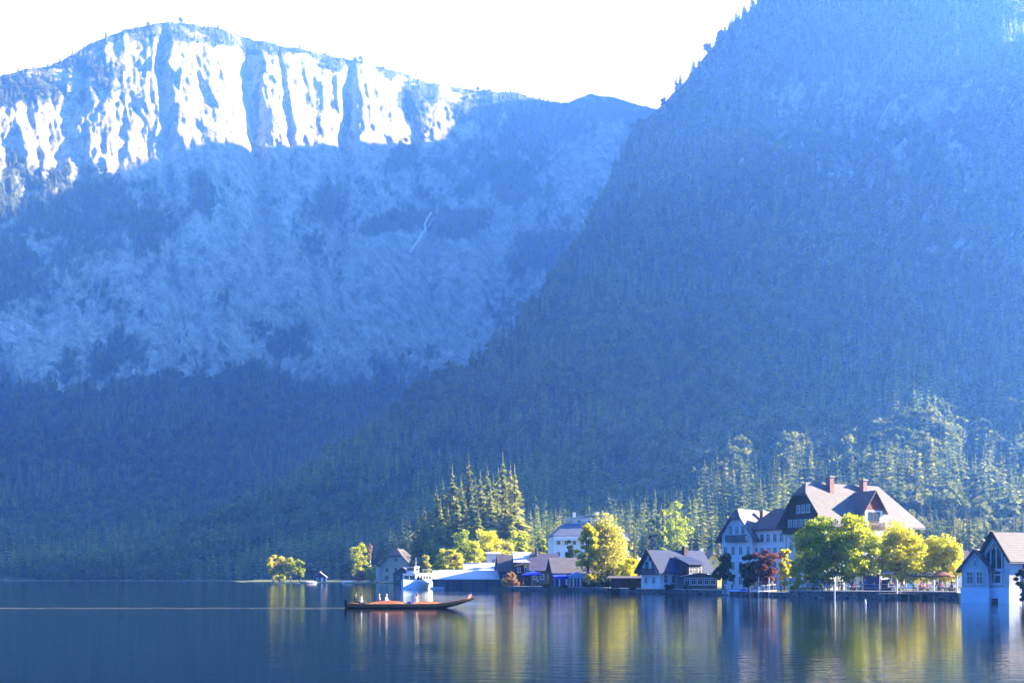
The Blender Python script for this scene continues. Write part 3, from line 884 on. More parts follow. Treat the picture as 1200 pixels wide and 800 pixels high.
# spit
vtree(420, 634, 470, 19, YGR, 'column', "columnar yellow green tree on the gravel spit", 3800, 0.34, 0.52, 0.46, 50, 28, trunk_h=0.1)
vtree(434, 633, 466, 8, PIN, 'column', "thin half bare tree beside the columnar tree on the spit", 420, 0.34, 0.72, 0.27, 16, 29, trunk_h=0.45, tmat=birch_bark)
vtree(421, 668, 462, 13, PIN, 'round', "reddish shrub at the foot of the columnar tree", 1200, 0.3, 0.5, 0.48, 18, 30, name="shrub", cat="shrub", trunk_h=0.03)
vtree(436, 660, 464, 20, YGR, 'round', "yellow green shrub right of the columnar tree", 1800, 0.32, 0.5, 0.48, 24, 31, name="shrub", cat="shrub", trunk_h=0.03)
vtree(408, 655, 468, 9, DGR, 'round', "small dark shrub left of the columnar tree", 900, 0.32, 0.5, 0.48, 14, 61, name="shrub", cat="shrub", trunk_h=0.03)
vtree(320, 650, 472, 15, YEL, 'column', "bright yellow tree at the outer end of the spit grove", 2600, 0.34, 0.52, 0.46, 34, 32, trunk_h=0.1)
vtree(330, 647, 476, 20, ORA, 'round', "dull golden tree in the spit grove", 2800, 0.34, 0.55, 0.42, 34, 33)
vtree(341, 652, 474, 20, YGR, 'round', "soft green tree in the middle of the spit grove", 2600, 0.34, 0.55, 0.42, 32, 34)
vtree(351, 655, 472, 14, GRN, 'column', "slim green tree at the inner end of the spit grove", 2200, 0.34, 0.54, 0.45, 28, 35)
vtree(327, 672, 466, 14, YGR, 'round', "low shrub under the bright yellow tree of the spit grove", 900, 0.3, 0.5, 0.48, 14, 36, name="shrub", cat="shrub", trunk_h=0.03)
vtree(598, 662, 226, 16, PIN, 'round', "pinkish brown bush beside the blue parasol terrace", 1800, 0.22, 0.5, 0.46, 24, 37, name="bush", cat="bush", trunk_h=0.08)
vtree(594, 674, 229, 16, YEL, 'round', "low yellow bush on the bank beside the blue parasol terrace", 1300, 0.2, 0.5, 0.46, 18, 38, name="bush", cat="bush", trunk_h=0.05)
for k, (px, t_, w_) in enumerate([(690, 679, 16), (703, 677, 20), (717, 680, 18)]):
    vtree(px, t_, 205, w_, DGR, 'round', "dark green waterside bush in front of the golden tree", 1500, 0.2, 0.48, 0.5, 20, 39 + k, name="bush", cat="bush", trunk_h=0.03, group="dark bushes along the bank before the golden tree")
for k, (px, t_, w_, d_) in enumerate([(741, 680, 12, 182), (786, 684, 14, 176), (806, 683, 10, 174), (640, 684, 9, 214), (662, 685, 8, 210)]):
    vtree(px, t_, d_, w_, DGR, 'round', "small dark shrub growing on the stone bank", 700, 0.16, 0.48, 0.5, 14, 70 + k, name="shrub", cat="shrub", trunk_h=0.03, group="small dark shrubs along the stone bank")
vtree(1199, 664, 110, 16, DGR, 'round', "near black green bush at the right edge beside the boathouse", 1800, 0.14, 0.5, 0.5, 22, 43, name="bush", cat="bush", trunk_h=0.02, zbase=0.2)
vtree(790, 590, 420, 36, GRN, 'round', "large isolated green tree catching the sun on the dark slope above the blue roof", 4600, 0.4, 0.54, 0.44, 60, 44)
vtree(777, 590, 400, 16, GRN, 'cone', "small sunlit tree beside the large isolated green tree", 1600, 0.36, 0.54, 0.44, 26, 45)
vtree(765, 603, 395, 18, DGR, 'round', "dull green tree lower down the dark slope above the blue roof", 1700, 0.36, 0.54, 0.44, 26, 46)

# ================================================================== buildings
W_WHITE = mat("white_render_wall", (0.82, 0.82, 0.80), 0.9, 0.06, 0.6)
W_CREAM = mat("cream_render_wall", (0.62, 0.54, 0.36), 0.9, 0.10, 0.6)
W_YELLOW = mat("yellow_render_wall", (0.66, 0.58, 0.20), 0.9, 0.08, 0.6)
W_GREY = mat("pale_grey_render_wall", (0.64, 0.60, 0.58), 0.9, 0.10, 0.6)
W_PLINTH = mat("blue_white_plinth", (0.74, 0.80, 0.86), 0.85, 0.08, 0.7)
WOOD = mat("dark_brown_boards", (0.085, 0.045, 0.032), 0.8, 0.35, 3, 0.02, 8, stretch=(3, 3, 0.4))
WOOD2 = mat("grey_weathered_boards", (0.14, 0.12, 0.11), 0.85, 0.35, 3, 0.02, 8, stretch=(3, 3, 0.4))
WOODB = mat("blue_grey_boards", (0.045, 0.065, 0.13), 0.8, 0.3, 2, 0.02, 8, stretch=(3, 3, 0.4))
WOODR = mat("red_brown_boards", (0.20, 0.055, 0.045), 0.8, 0.3, 3, 0.02, 8, stretch=(3, 3, 0.4))
TRIM = mat("white_painted_wood", (0.75, 0.75, 0.73), 0.6, 0.05, 4)
R_BROWN = shingle("brown_grey_shingles", (0.125, 0.110, 0.115))
R_DARK = shingle("dark_slate_shingles", (0.085, 0.075, 0.085))
R_BLUE = shingle("blue_grey_sheet_roof", (0.008, 0.022, 0.085))
R_PALE = shingle("pale_grey_sheet_roof", (0.50, 0.47, 0.46))
R_WHITE = shingle("bright_zinc_roof", (0.52, 0.52, 0.54), 0.1)
BRICK = mat("chimney_brick", (0.30, 0.17, 0.15), 0.9, 0.25, 5, 0.02)
STONE = mat("quay_stone", (0.17, 0.16, 0.145), 0.9, 0.45, 1.4, 0.08, 3.5)
CONC = mat("pale_concrete", (0.40, 0.39, 0.36), 0.9, 0.15, 1.5)
METAL = mat("grey_metal", (0.35, 0.36, 0.38), 0.4, 0.1, 3, metal=0.6)
BLUEC = mat("royal_blue_canvas", (0.015, 0.055, 0.55), 0.8, 0.12, 3)
LBLUEC = mat("light_blue_canvas", (0.25, 0.45, 0.75), 0.8, 0.1, 3)
WHITEC = mat("white_canvas", (0.76, 0.77, 0.78), 0.8, 0.06, 3)
DARKC = mat("dark_umbrella_canvas", (0.05, 0.055, 0.05), 0.85, 0.2, 3)
m_gl, _nt, _b = _new("window_glass")
_b.inputs['Base Color'].default_value = (0.03, 0.045, 0.06, 1); _b.inputs['Roughness'].default_value = 0.08; _b.inputs['Specular IOR Level'].default_value = 0.8
GLASS = m_gl

WCACHE = {}


def window(root, org, ux, w, h, fm=None, cross=True, z=0.0, label=None):
    """window lying on a wall; org = centre bottom (local), ux = unit vector along the wall, outward = right-hand normal"""
    fm = fm or TRIM
    key = (round(w, 2), round(h, 2), fm.name, cross)
    if key not in WCACHE:
        fb = MB(); t = max(0.07, w * 0.10)
        fb.box(-w / 2, w / 2, -0.09, 0.02, 0, t); fb.box(-w / 2, w / 2, -0.09, 0.02, h - t, h)
        fb.box(-w / 2, -w / 2 + t, -0.09, 0.02, t, h - t); fb.box(w / 2 - t, w / 2, -0.09, 0.02, t, h - t)
        if cross:
            fb.box(-t * .3, t * .3, -0.075, 0.02, t, h - t); fb.box(-w / 2 + t, -t * .3, -0.07, 0.02, h * .62, h * .62 + t * .5); fb.box(t * .3, w / 2 - t, -0.07, 0.02, h * .62, h * .62 + t * .5)
        fb.box(-w / 2 - 0.06, w / 2 + 0.06, -0.16, 0.02, -0.07, -0.004)
        pb = MB(); pb.box(-w / 2 + t * .9, w / 2 - t * .9, -0.04, 0.01, t * .9, h - t * .9)
        WCACHE[key] = (fb.mesh("window", fm), pb.mesh("pane", GLASS))
    f, p = WCACHE[key]
    o = reg(root, link_mesh("window", f, root))
    o.location = org; o.rotation_euler = (0, 0, math.atan2(ux[1], ux[0]))
    q = reg(o, link_mesh("pane", p, o))
    return o


def wins(root, face, w_, L_, cols, zs, ww, wh, fm=None, cross=True):
    """face: F front (y=0), L left (x=0), R right (x=w)"""
    for z in zs:
        for c in cols:
            if face == 'F': window(root, (c, 0, z), (1, 0), ww, wh, fm, cross)
            if face == 'L': window(root, (0, c, z), (0, -1), ww, wh, fm, cross)
            if face == 'R': window(root, (w_, c, z), (0, 1), ww, wh, fm, cross)


def gable_roof(mb, w, L, he, hr, o=0.5, q=0.0, th=0.2, x0=0, y0=0, q2=None):
    """ridge along y; q = hipped share of each gable"""
    q2 = q if q2 is None else q2
    m = (hr - he) / (w / 2); ze = he - m * o; c = x0 + w / 2
    zh = hr - (hr - he + m * o) * q; hx = (w / 2 + o) * q; dy = hx * 1.0
    zh2 = hr - (hr - he + m * o) * q2; hx2 = (w / 2 + o) * q2; dy2 = hx2
    ya, yb = y0 - o, y0 + L + o
    A = (x0 - o, ya, ze); B = (x0 - o, yb, ze); Cc = (x0 + w + o, ya, ze); Dd = (x0 + w + o, yb, ze)
    r1 = (c, ya + dy, hr); r2 = (c, yb - dy2, hr)
    left = [A]; right = [Cc]
    if q > 0:
        left += [(c - hx, ya, zh), r1]; right += [(c + hx, ya, zh), r1]
    else:
        left += [r1]; right += [r1]
    if q2 > 0:
        left += [r2, (c - hx2, yb, zh2)]; right += [r2, (c + hx2, yb, zh2)]
    else:
        left += [r2]; right += [r2]
    left += [B]; right += [Dd]
    polys = [left[::-1], right]
    if 0 < q: polys.append([(c - hx, ya, zh), (c + hx, ya, zh), r1])
    if 0 < q2: polys.append([(c + hx2, yb, zh2), (c - hx2, yb, zh2), r2])
    mb.solid(polys, th)


def walls_mb(w, L, he, hr, q=0.0, inset=0.22, q2=None):
    q2 = q if q2 is None else q2
    mb = MB(); m = (hr - he) / (w / 2)
    hr_ = hr - inset; he_ = he - inset
    zt = hr_ - (hr_ - he_) * min(1, q * 1.12); hx = (w / 2) * min(1, q * 1.12)
    zt2 = hr_ - (hr_ - he_) * min(1, q2 * 1.12); hx2 = (w / 2) * min(1, q2 * 1.12)
    zb = -1.5
    fr = [(0, 0, zb), (w, 0, zb), (w, 0, he_), (w / 2 + hx, 0, zt)] + ([(w / 2 - hx, 0, zt)] if q > 0 else []) + [(0, 0, he_)]
    bk = [(0, L, zb), (0, L, he_), (w / 2 - hx2, L, zt2)] + ([(w / 2 + hx2, L, zt2)] if q2 > 0 else []) + [(w, L, he_), (w, L, zb)]
    mb.poly(fr); mb.poly(bk)
    mb.poly([(0, 0, zb), (0, 0, he_), (0, L, he_), (0, L, zb)]); mb.poly([(w, 0, zb), (w, L, zb), (w, L, he_), (w, 0, he_)])
    return mb


def house(name, label, cat, px, d, ang, w, L, he, hr, wall, roof, q=0.0, o=0.5, z=None, q2=None, group=None, th=0.2):
    """corner nearest the camera's left at (px, d); local x = gable wall, local y = ridge"""
    x = X(px, d); z = 0.8 if z is None else z
    r = empty(name, (x, d, z), R(ang)); tag(r, label, cat, group)
    walls_mb(w, L, he, hr, q, q2=q2).build("wall", wall, r)
    mb = MB(); gable_roof(mb, w, L, he, hr, o, q, th, q2=q2); mb.build("roof", roof, r)
    return r


def chimney(root, x, y, z0, z1, s=0.7, m=None):
    mb = MB(); mb.box(x - s / 2, x + s / 2, y - s / 2, y + s / 2, z0, z1)
    o = mb.build("chimney", m or BRICK, root)
    c = MB(); c.box(x - s * .65, x + s * .65, y - s * .65, y + s * .65, z1 + 0.003, z1 + 0.18)
    c.build("chimney_cap", CONC, o)


def balcony(root, x0, x1, y, z, dep=1.0, m=None, h=1.0):
    mb = MB(); m = m or WOOD
    mb.box(x0, x1, y - dep, y - 0.01, z - 0.12, z)
    mb.box(x0, x1, y - dep, y - dep + 0.06, z + h - 0.1, z + h); mb.box(x0, x1, y - dep, y - dep + 0.06, z + 0.08, z + 0.16)
    mb.box(x0, x0 + 0.06, y - dep + 0.065, y - 0.01, z + h - 0.1, z + h); mb.box(x1 - 0.06, x1, y - dep + 0.065, y - 0.01, z + h - 0.1, z + h)
    n = int((x1 - x0) / 0.22)
    for i in range(n + 1):
        xx = x0 + 0.03 + (x1 - x0 - 0.1) * i / n
        mb.box(xx, xx + 0.13, y - dep + 0.012, y - dep + 0.045, z + 0.165, z + h - 0.105)
    mb.build("balcony", m, root)


# ------------------------------------------------ the white hotel (main block, cross gable, two lower wings)
# local frame: origin at the near corner, +x along the long lakeside front, +y along the end gable away from the camera
hA = math.atan2(0.47, 0.88)
hd = 160.0
hotel = empty("hotel", (X(966, hd), hd, 0.8), hA)
tag(hotel, "large white hotel with brown shingled hipped roofs and brown timber gables", "hotel")
e = 12.1; rz_ = 17.6; HL = 20.5; HW = 8.4
# the ridge of the main block runs along x: swap axes through a sub-mesh rotated into place


def swap(mb):
    mb.v = [(p[1], p[0], p[2]) for p in mb.v]; return mb


wm = swap(walls_mb(HW, HL, e, rz_, 0.28, q2=1.0)); wm.build("wall", W_WHITE, hotel)
rm = MB(); gable_roof(rm, HW, HL, e, rz_, 1.3, 0.26, 0.25, q2=0.93); swap(rm).build("roof", R_BROWN, hotel)
# brown timber upper storey on the end gable (faces the lake to the left)
tb = MB()
tb.v = []; g0, g1 = 0.0, HW
tb.box(-0.35, -0.01, g0 - 0.1, g1 + 0.1, 9.3, e - 0.45)
tb.poly([(-0.35, g0 + 0.1, e - 0.445), (-0.35, g1 - 0.1, e - 0.445), (-0.35, g1 - 2.9, rz_ - 2.2), (-0.35, g0 + 2.9, rz_ - 2.2)])
tb.build("timber_gable", WOOD, hotel)
for yy in (1.2, 2.4, 3.6, 4.8, 6.0, 7.2): window(hotel, (-0.36, yy, 10.0), (0, -1), 0.85, 1.55)
for yy in (3.1, 4.2, 5.3): window(hotel, (-0.36, yy, 12.6), (0, -1), 0.7, 1.3)
balc = MB()
balc.box(-1.3, -0.36, 0.3, HW - 0.3, 9.2, 9.32)
for k in range(48):
    yk = 0.35 + k * (HW - 0.75) / 47; balc.box(-1.3, -1.26, yk, yk + 0.14, 9.33, 10.1)
balc.box(-1.34, -1.22, 0.3, HW - 0.3, 10.103, 10.2)
balc.build("balcony", WOOD, hotel)
for zz in (0.9, 3.6, 6.4):
    for yy in (1.1, 2.65, 4.2, 5.75, 7.3): window(hotel, (0, yy, zz), (0, -1), 0.95, 1.7)
for zz in (0.9, 3.7, 6.5, 9.3):
    for xx in (1.5, 3.4, 5.3, 14.6, 16.4, 18.2): window(hotel, (xx, 0, zz), (1, 0), 0.95, 1.65 if zz < 9 else 1.3)
# band of brown timber below the eaves on the long front
bd = MB(); bd.box(0.2, 7.6, -0.12, -0.003, e - 1.1, e - 0.5); bd.box(13.0, HL - .2, -0.12, -0.003, e - 1.1, e - 0.5); bd.build("eaves_board", WOOD, hotel)
# cross gable with red brown pediment on the long front
cx0, cx1, cy = 8.0, 12.0, -1.0
cw = cx1 - cx0
cm = MB(); zt = 15.4
cm.poly([(cx0, cy, -1.5), (cx1, cy, -1.5), (cx1, cy, e + .9), (cx0, cy, e + .9)])
cm.poly([(cx0, cy, -1.5), (cx0, cy, e + .9), (cx0, 1.5, e + .9), (cx0, 1.5, -1.5)]); cm.poly([(cx1, cy, -1.5), (cx1, 1.5, -1.5), (cx1, 1.5, e + .9), (cx1, cy, e + .9)])
cg = cm.build("cross_wing_wall", W_WHITE, hotel)
pm = MB(); pm.poly([(cx0 + .05, cy, e + .91), (cx1 - .05, cy, e + .91), ((cx0 + cx1) / 2, cy, zt + .62)])
pm.build("pediment", WOODR, hotel)
cr_ = MB(); gable_roof(cr_, cw + .5, 6.6, e + 1.15, zt + 0.85, 0.5, 0, 0.2, x0=cx0 - .25, y0=cy)
cr_.build("cross_roof", R_BROWN, hotel)
for xx in (cx0 + 1.2, (cx0 + cx1) / 2, cx1 - 1.2): window(hotel, (xx, cy - 0.003, 11.2), (1, 0), 0.85, 1.55, WOOD)
for zz in (1.0, 4.0, 7.0): window(hotel, ((cx0 + cx1) / 2, cy - .003, zz), (1, 0), 1.1, 1.8)
balcony(hotel, cx0 + .2, cx1 - .2, cy, 10.0, 0.6)
chimney(hotel, 4.6, HW / 2 - 0.9, 15.6, 18.5, 0.9)
chimney(hotel, 12.2, HW / 2 - 0.9, 15.6, 18.3, 0.9)
# dark sloping link roof and middle wing (faces the lake to the left)
# lower left wing
wA = hA
wing = MB()
lx = -2.2


def lp(px, d):
    """hotel-local xy of a point seen at column px, depth d"""
    wx = X(px, d) - hotel.location.x; wy = d - hotel.location.y
    c, s = math.cos(-hA), math.sin(-hA)
    return (wx * c - wy * s, wx * s + wy * c)


# middle wing: wall from px 879 to 921
a = lp(921, 167.5); b2 = lp(880, 172.0)
e2 = 10.2


def wall_strip(a, b2, z0, z1, name, m, thick=6.0, root=hotel):
    a = Vector(a + (0,)); b2 = Vector(b2 + (0,)); dv = (b2 - a).normalized(); n = Vector((-dv.y, dv.x, 0))
    if n.dot(Vector((0, 1, 0))) < 0 and n.dot(Vector((1, 0, 0))) < 0: n = -n
    n = -n if (a + n * 3 - Vector(lp(900, 150) + (0,))).length < (a - n * 3 - Vector(lp(900, 150) + (0,))).length else n
    mb = MB(); q = [a, b2, b2 + n * thick, a + n * thick]
    for i in range(4):
        p0, p1 = q[i], q[(i + 1) % 4]
        mb.poly([(p0.x, p0.y, z0), (p1.x, p1.y, z0), (p1.x, p1.y, z1), (p0.x, p0.y, z1)])
    mb.build(name, m, root)
    return a, b2, dv, n


A_, B_, dv, nn = wall_strip(a, b2, -1.5, e2 - .15, "middle_wing_wall", W_WHITE, 8.0)
ln = (B_ - A_).length


def facewin(A_, dv, nn, s, z, w, h, fm=None, root=hotel):
    p = A_ + dv * s - nn * 0.003
    ux = -dv
    # outward normal is -nn: window local -y must point there
    ang = math.atan2(ux.y, ux.x)
    if Vector((math.sin(ang), -math.cos(ang), 0)).dot(-nn) < 0: ux = -ux
    window(root, (p.x, p.y, z), (ux.x, ux.y), w, h, fm)


for zz in (0.8, 3.3, 5.7, 8.0):
    for k in range(5): facewin(A_, dv, nn, ln * (k + .5) / 5 * 0.92 + .2, zz, 0.72, 1.45)
mr_ = MB(); o_ = 0.7
c1 = A_ - nn * o_ - dv * 0.1; c2 = B_ - nn * o_ + dv * o_
c3 = B_ + nn * 8 + dv * o_; c4 = A_ + nn * 8 - dv * 0.1
rA = A_ + nn * 4 - dv * 1.0; rB = B_ + nn * 4 - dv * 2.2
z_e, z_r = e2, 13.9
T3 = lambda p, z: (p.x, p.y, z)
mr_.solid([[T3(c2, z_e), T3(c1, z_e), T3(rA, z_r), T3(rB, z_r)], [T3(c4, z_e), T3(c3, z_e), T3(rB, z_r), T3(rA, z_r)], [T3(c3, z_e), T3(c2, z_e), T3(rB, z_r)]], 0.2)
mr_.build("middle_wing_roof", R_DARK, hotel)
# left wing with its own clipped gable facing the lake
A2 = Vector(lp(881.5, 170.5) + (0,)); B2 = Vector(lp(846, 174.5) + (0,))
dv2 = (B2 - A2).normalized(); w2 = (B2 - A2).length
ang2 = math.atan2(-dv2.y, -dv2.x)
wing = empty("left_wing", (0, 0, 0))
wing.parent = hotel; reg(hotel, wing)
wing.location = (B2.x, B2.y, 0); wing.rotation_euler = (0, 0, ang2)
e3, r3, L3 = 9.6, 13.9, 11.5
walls_mb(w2, L3, e3, r3, 0.3).build("wall", W_WHITE, wing)
wr = MB(); gable_roof(wr, w2, L3, e3, r3, 0.9, 0.28, 0.22); wr.build("roof", R_BROWN, wing)
for zz in (0.8, 3.3, 5.9):
    for k in range(4): window(wing, (w2 * (k + .5) / 4, 0, zz), (1, 0), 0.72, 1.5)
for k in range(3): window(wing, (w2 * (0.3 + 0.2 * k), 0, 9.4), (1, 0), 0.72, 1.5)
balcony(wing, w2 * .2, w2 * .84, 0, 8.3, 0.9)
chimney(wing, w2 * .75, 6.0, 11.0, 13.6, 0.6)

# ------------------------------------------------ boathouse at the right edge, standing in the water
bh = empty("boathouse", (X(1149, 116.5), 116.5, 0.0), math.atan2(-0.94, 0.35))
tag(bh, "tall pale boathouse with glazed loft gable standing in the lake at the right edge", "boathouse")
# local x: along the gable wall towards the camera; local y: along the ridge to the right
gw, gL, ge, gr = 4.1, 11.0, 5.3, 8.1
walls_mb(gw, gL, ge, gr).build("wall", W_GREY, bh)
mb = MB(); gable_roof(mb, gw, gL, ge, gr, 0.45, 0, 0.2); mb.build("roof", R_BROWN, bh)
mb = MB(); mb.box(-0.12, gw + .12, -0.14, gL, -0.9, 1.75); mb.build("plinth", W_PLINTH, bh)
window(bh, (gw * .5, -0.003, 2.1), (1, 0), 2.3, 1.75, TRIM)
o = MB()
for xx in (0.8, 1.5, 2.3, 3.1): o.box(xx, xx + 0.12, -0.1, -0.004, 3.95, 5.6 + 0.9 * (1 - abs(xx - 2.2) / 1.3))
o.box(0.9, 3.6, -0.12, -0.004, 3.8, 3.95)
o.build("loft_glazing_bars", TRIM, bh)
o = MB(); o.poly([(0.75, -0.03, 3.95), (3.35, -0.03, 3.95), (3.35, -0.03, 5.4), (2.05, -0.03, 7.0), (0.75, -0.03, 5.4)]); o.build("loft_pane", GLASS, bh)
mb = MB()
mb.bar((-0.45, -0.47, ge - .62), (gw / 2, -0.47, gr + .02), 0.12, 0.3); mb.bar((gw + .45, -0.47, ge - .62), (gw / 2, -0.47, gr + .02), 0.12, 0.3)
mb.build("barge_board", WOOD, bh)
mb = MB(); mb.box(gw + .02, gw + .06, 2.0, gL, 1.8, ge - .6); mb.build("side_boards", WOODR, bh)
for yy in (3.2, 5.4): window(bh, (gw + .06, yy, 2.3), (0, 1), 0.9, 1.2)
mb = MB(); mb.box(gw * .35, gw * .65, -0.2, -0.145, -0.3, 0.55); mb.build("water_gate", WOOD, bh)
# smaller gabled cottage joined on its left
b3 = empty("boathouse", (X(1127, 116.5), 116.5, 0.0), math.atan2(-0.72, 0.69))
tag(b3, "small pale gabled boathouse cottage joined to the left of the tall boathouse", "boathouse")
w3, l3 = 3.0, 5.5
walls_mb(w3, l3, 4.3, 6.2).build("wall", W_GREY, b3)
mb = MB(); gable_roof(mb, w3, l3, 4.3, 6.2, 0.5, 0, 0.16); mb.build("roof", R_BROWN, b3)
mb = MB(); mb.box(-0.1, w3 + .1, -0.12, l3, -0.9, 1.7); mb.build("plinth", W_PLINTH, b3)
for xx in (0.95, 2.05): window(b3, (xx, -0.003, 2.15), (1, 0), 0.8, 1.5)
window(b3, (w3 / 2, -0.003, 4.2), (1, 0), 0.45, 0.8)
window(b3, (w3 + .003, 1.2, 2.1), (0, 1), 0.9, 1.6)
mb = MB(); mb.box(w3 + .01, w3 + .13, 2.3, 3.7, 1.75, 4.0); mb.build("door", WOOD, b3)
mb = MB(); mb.box(w3 + .12, w3 + 1.0, 2.1, 3.9, 1.3, 1.5)
for k in range(8): mb.box(w3 + .92, w3 + .97, 2.1 + k * .25, 2.16 + k * .25, 1.503, 2.4)
mb.box(w3 + .9, w3 + 1.0, 2.1, 3.9, 2.404, 2.48); mb.build("landing", WOODB, b3)

# ------------------------------------------------ chalet with blue roof
ch = house("chalet", "chalet with blue sheet roof, pale gable and dark wooden balcony", "house", 750, 184, -32, 5.2, 12, 4.0, 7.1, W_WHITE, R_BLUE, o=0.9)
# turn the ridge to run right: local y axis points right and away
ch.rotation_euler = (0, 0, R(-58)); ch.location = (X(751.5, 186.5), 186.5, 0.8)
window(ch, (1.7, 0, 3.6), (1, 0), 0.8, 1.3, WOOD); window(ch, (3.4, 0, 3.6), (1, 0), 0.8, 1.3, WOOD); window(ch, (2.6, 0, 5.1), (1, 0), 0.6, .7, WOOD)
window(ch, (3.6, 0, 0.9), (1, 0), 0.9, 1.3); window(ch, (1.4, 0, .9), (1, 0), 0.9, 1.3)
balcony(ch, 0.1, 5.1, 0, 2.7, 1.0)
mb = MB(); mb.bar((-0.85, -0.92, 3.05), (2.6, -0.92, 7.12), 0.1, 0.32); mb.bar((6.05, -0.92, 3.05), (2.6, -0.92, 7.12), 0.1, 0.32); mb.build("barge_board", WOOD, ch)
for yy in (1.4, 3.2): window(ch, (5.2, yy, 1.0), (0, 1), 0.9, 1.5, TRIM)
# wooden dormer house front on its long side
mb = MB(); mb.box(5.21, 7.6, 4.6, 8.2, -1.5, 4.7)
mb.build("timber_bay", WOOD, ch)
mb = MB(); mb.solid([[(4.0, 4.3, 6.0), (8.1, 4.3, 4.5), (8.1, 8.5, 4.5), (4.0, 8.5, 6.0)]], 0.15); mb.build("bay_roof", R_BLUE, ch)
for yy in (5.3, 6.4, 7.5): window(ch, (7.61, yy, 2.7), (0, 1), 0.8, 1.3)
for yy in (5.3, 7.3): window(ch, (7.61, yy, 0.4), (0, 1), 0.9, 1.5)
chimney(ch, 3.1, 7.8, 6.2, 7.8, 0.7, WOOD)
# veranda with low roof to its right
ve = house("veranda", "low glazed veranda with blue lean-to roof right of the blue roofed chalet", "veranda", 800, 180, 4, 6.3, 3.2, 2.3, 2.9, WOOD2, R_BLUE, o=0.3)
for k in range(5): window(ve, (0.8 + k * 1.18, 0, 0.75), (1, 0), 0.95, 1.25, TRIM)
# pale yellow house behind
yh = house("house", "yellow gabled house with brown roof squeezed between blue roof and white hotel", "house", 822, 203, 20, 5.4, 9, 4.5, 7.3, W_YELLOW, R_BROWN, o=0.7, q=0.15)
window(yh, (3.6, 0, 2.3), (1, 0), 0.8, 1.2); window(yh, (1.7, 0, 2.3), (1, 0), 0.8, 1.2); window(yh, (2.7, 0, 4.6), (1, 0), 0.6, 0.9)
chimney(yh, 1.7, 3, 5.6, 7.9, 0.6, W_WHITE)
gh = house("house", "small house with pale grey roof behind the gable of the blue roofed chalet", "house", 739, 216, -50, 5.0, 7, 3.6, 6.2, W_CREAM, R_PALE, o=0.5)
window(gh, (2.5, 0, 1.6), (1, 0), 0.8, 1.1)
chimney(gh, 2.0, 2.2, 5.2, 7.1, 0.55, W_WHITE)
# ------------------------------------------------ big brown roofed barn in the middle
bn = empty("barn", (X(650, 214), 214, 0.8), R(6))
tag(bn, "long barn with hipped brown shingle roof behind the tall golden tree", "barn")
mb = swap(walls_mb(9, 17.0, 3.4, 6.3, q=0, q2=1.0)); mb.build("wall", WOOD, bn)
mb = MB(); gable_roof(mb, 9, 17.0, 3.4, 6.3, 0.7, 0.0, 0.2, q2=.9); swap(mb).build("roof", R_BROWN, bn)
for xx in (1.8, 3.6, 5.4, 8.0, 10, 12, 14, 15.6): window(bn, (xx, 0, 1.2), (1, 0), 1.0, 1.2, WOOD2)
mb = MB(); mb.box(5.6, 6.8, -0.1, -0.003, -0.6, 2.2); mb.build("door", WOODR, bn)
# row of dark timber sheds with slate roofs
s1 = empty("boathouse", (X(586, 236), 236, 0.8), R(8)); tag(s1, "dark timber boathouse with blue slate roof left of the blue parasol", "boathouse")
swap(walls_mb(8, 5.5, 3.8, 7.4)).build("wall", WOODB, s1); mb = MB(); gable_roof(mb, 8, 5.5, 3.8, 7.4, 0.4, 0, 0.2); swap(mb).build("roof", R_DARK, s1)
for xx in (1.2, 3.0, 4.6): window(s1, (xx, 0, 1.7), (1, 0), 0.8, 1.1)
s2 = empty("boathouse", (X(603, 232), 232, 0.8), R(3)); tag(s2, "narrow dark timber boathouse with raised pale dormer roof above the blue parasol", "boathouse")
swap(walls_mb(8, 3.9, 4.6, 7.9)).build("wall", WOOD, s2); mb = MB(); gable_roof(mb, 8, 3.9, 5.7, 8.0, 0.3, 0, 0.2); swap(mb).build("roof", R_PALE, s2)
for xx in (1.0, 2.7): window(s2, (xx, 0, 3.2), (1, 0), 0.8, 1.1)
s3 = empty("boathouse", (X(622, 230), 230, 0.8), R(-4)); tag(s3, "dark timber boathouse with broad brown violet roof between parasol and marquee", "boathouse")
swap(walls_mb(9, 5.6, 4.0, 7.6)).build("wall", WOOD2, s3); mb = MB(); gable_roof(mb, 9, 5.6, 4.0, 7.6, 0.5, 0, 0.2); swap(mb).build("roof", shingle("violet_brown_shingles", (0.15, 0.12, 0.15)), s3)
for xx in (1.0, 2.6, 4.4): window(s3, (xx, 0, 1.6), (1, 0), 0.9, 1.2)
chimney(s3, 1.0, 4.0, 7.0, 8.6, 0.6)
# small tower and pale grey boat sheds
tw = empty("shed", (X(571, 262), 262, 0.8), R(5)); tag(tw, "small white tower like shed with flat zinc roof above the pale boat shed", "shed")
mb = MB(); mb.box(0, 3.2, 0, 3.2, -1, 8.0); mb.build("wall", W_GREY, tw); mb = MB(); mb.solid([[(-.3, -.3, 8.2), (3.5, -.3, 8.2), (3.5, 3.5, 8.7), (-.3, 3.5, 8.7)]], 0.18); mb.build("roof", R_WHITE, tw)
window(tw, (1.6, 0, 5.6), (1, 0), 0.9, 1.2)
pb_ = empty("shed", (X(545, 256), 256, 0.8), R(4)); tag(pb_, "middle boat shed with broad pale grey sheet roof", "shed")
swap(walls_mb(10, 8.8, 2.9, 5.8)).build("wall", WOOD2, pb_); mb = MB(); gable_roof(mb, 10, 8.8, 2.9, 5.8, 0.4, 0, 0.2); swap(mb).build("roof", R_PALE, pb_)
window(pb_, (4.4, 0, 1.5), (1, 0), 1.0, 1.0)
pc_ = empty("shed", (X(516, 268), 268, 0.8), R(3)); tag(pc_, "low boat shed with brownish grey roof behind the left end of the long boat shed", "shed")
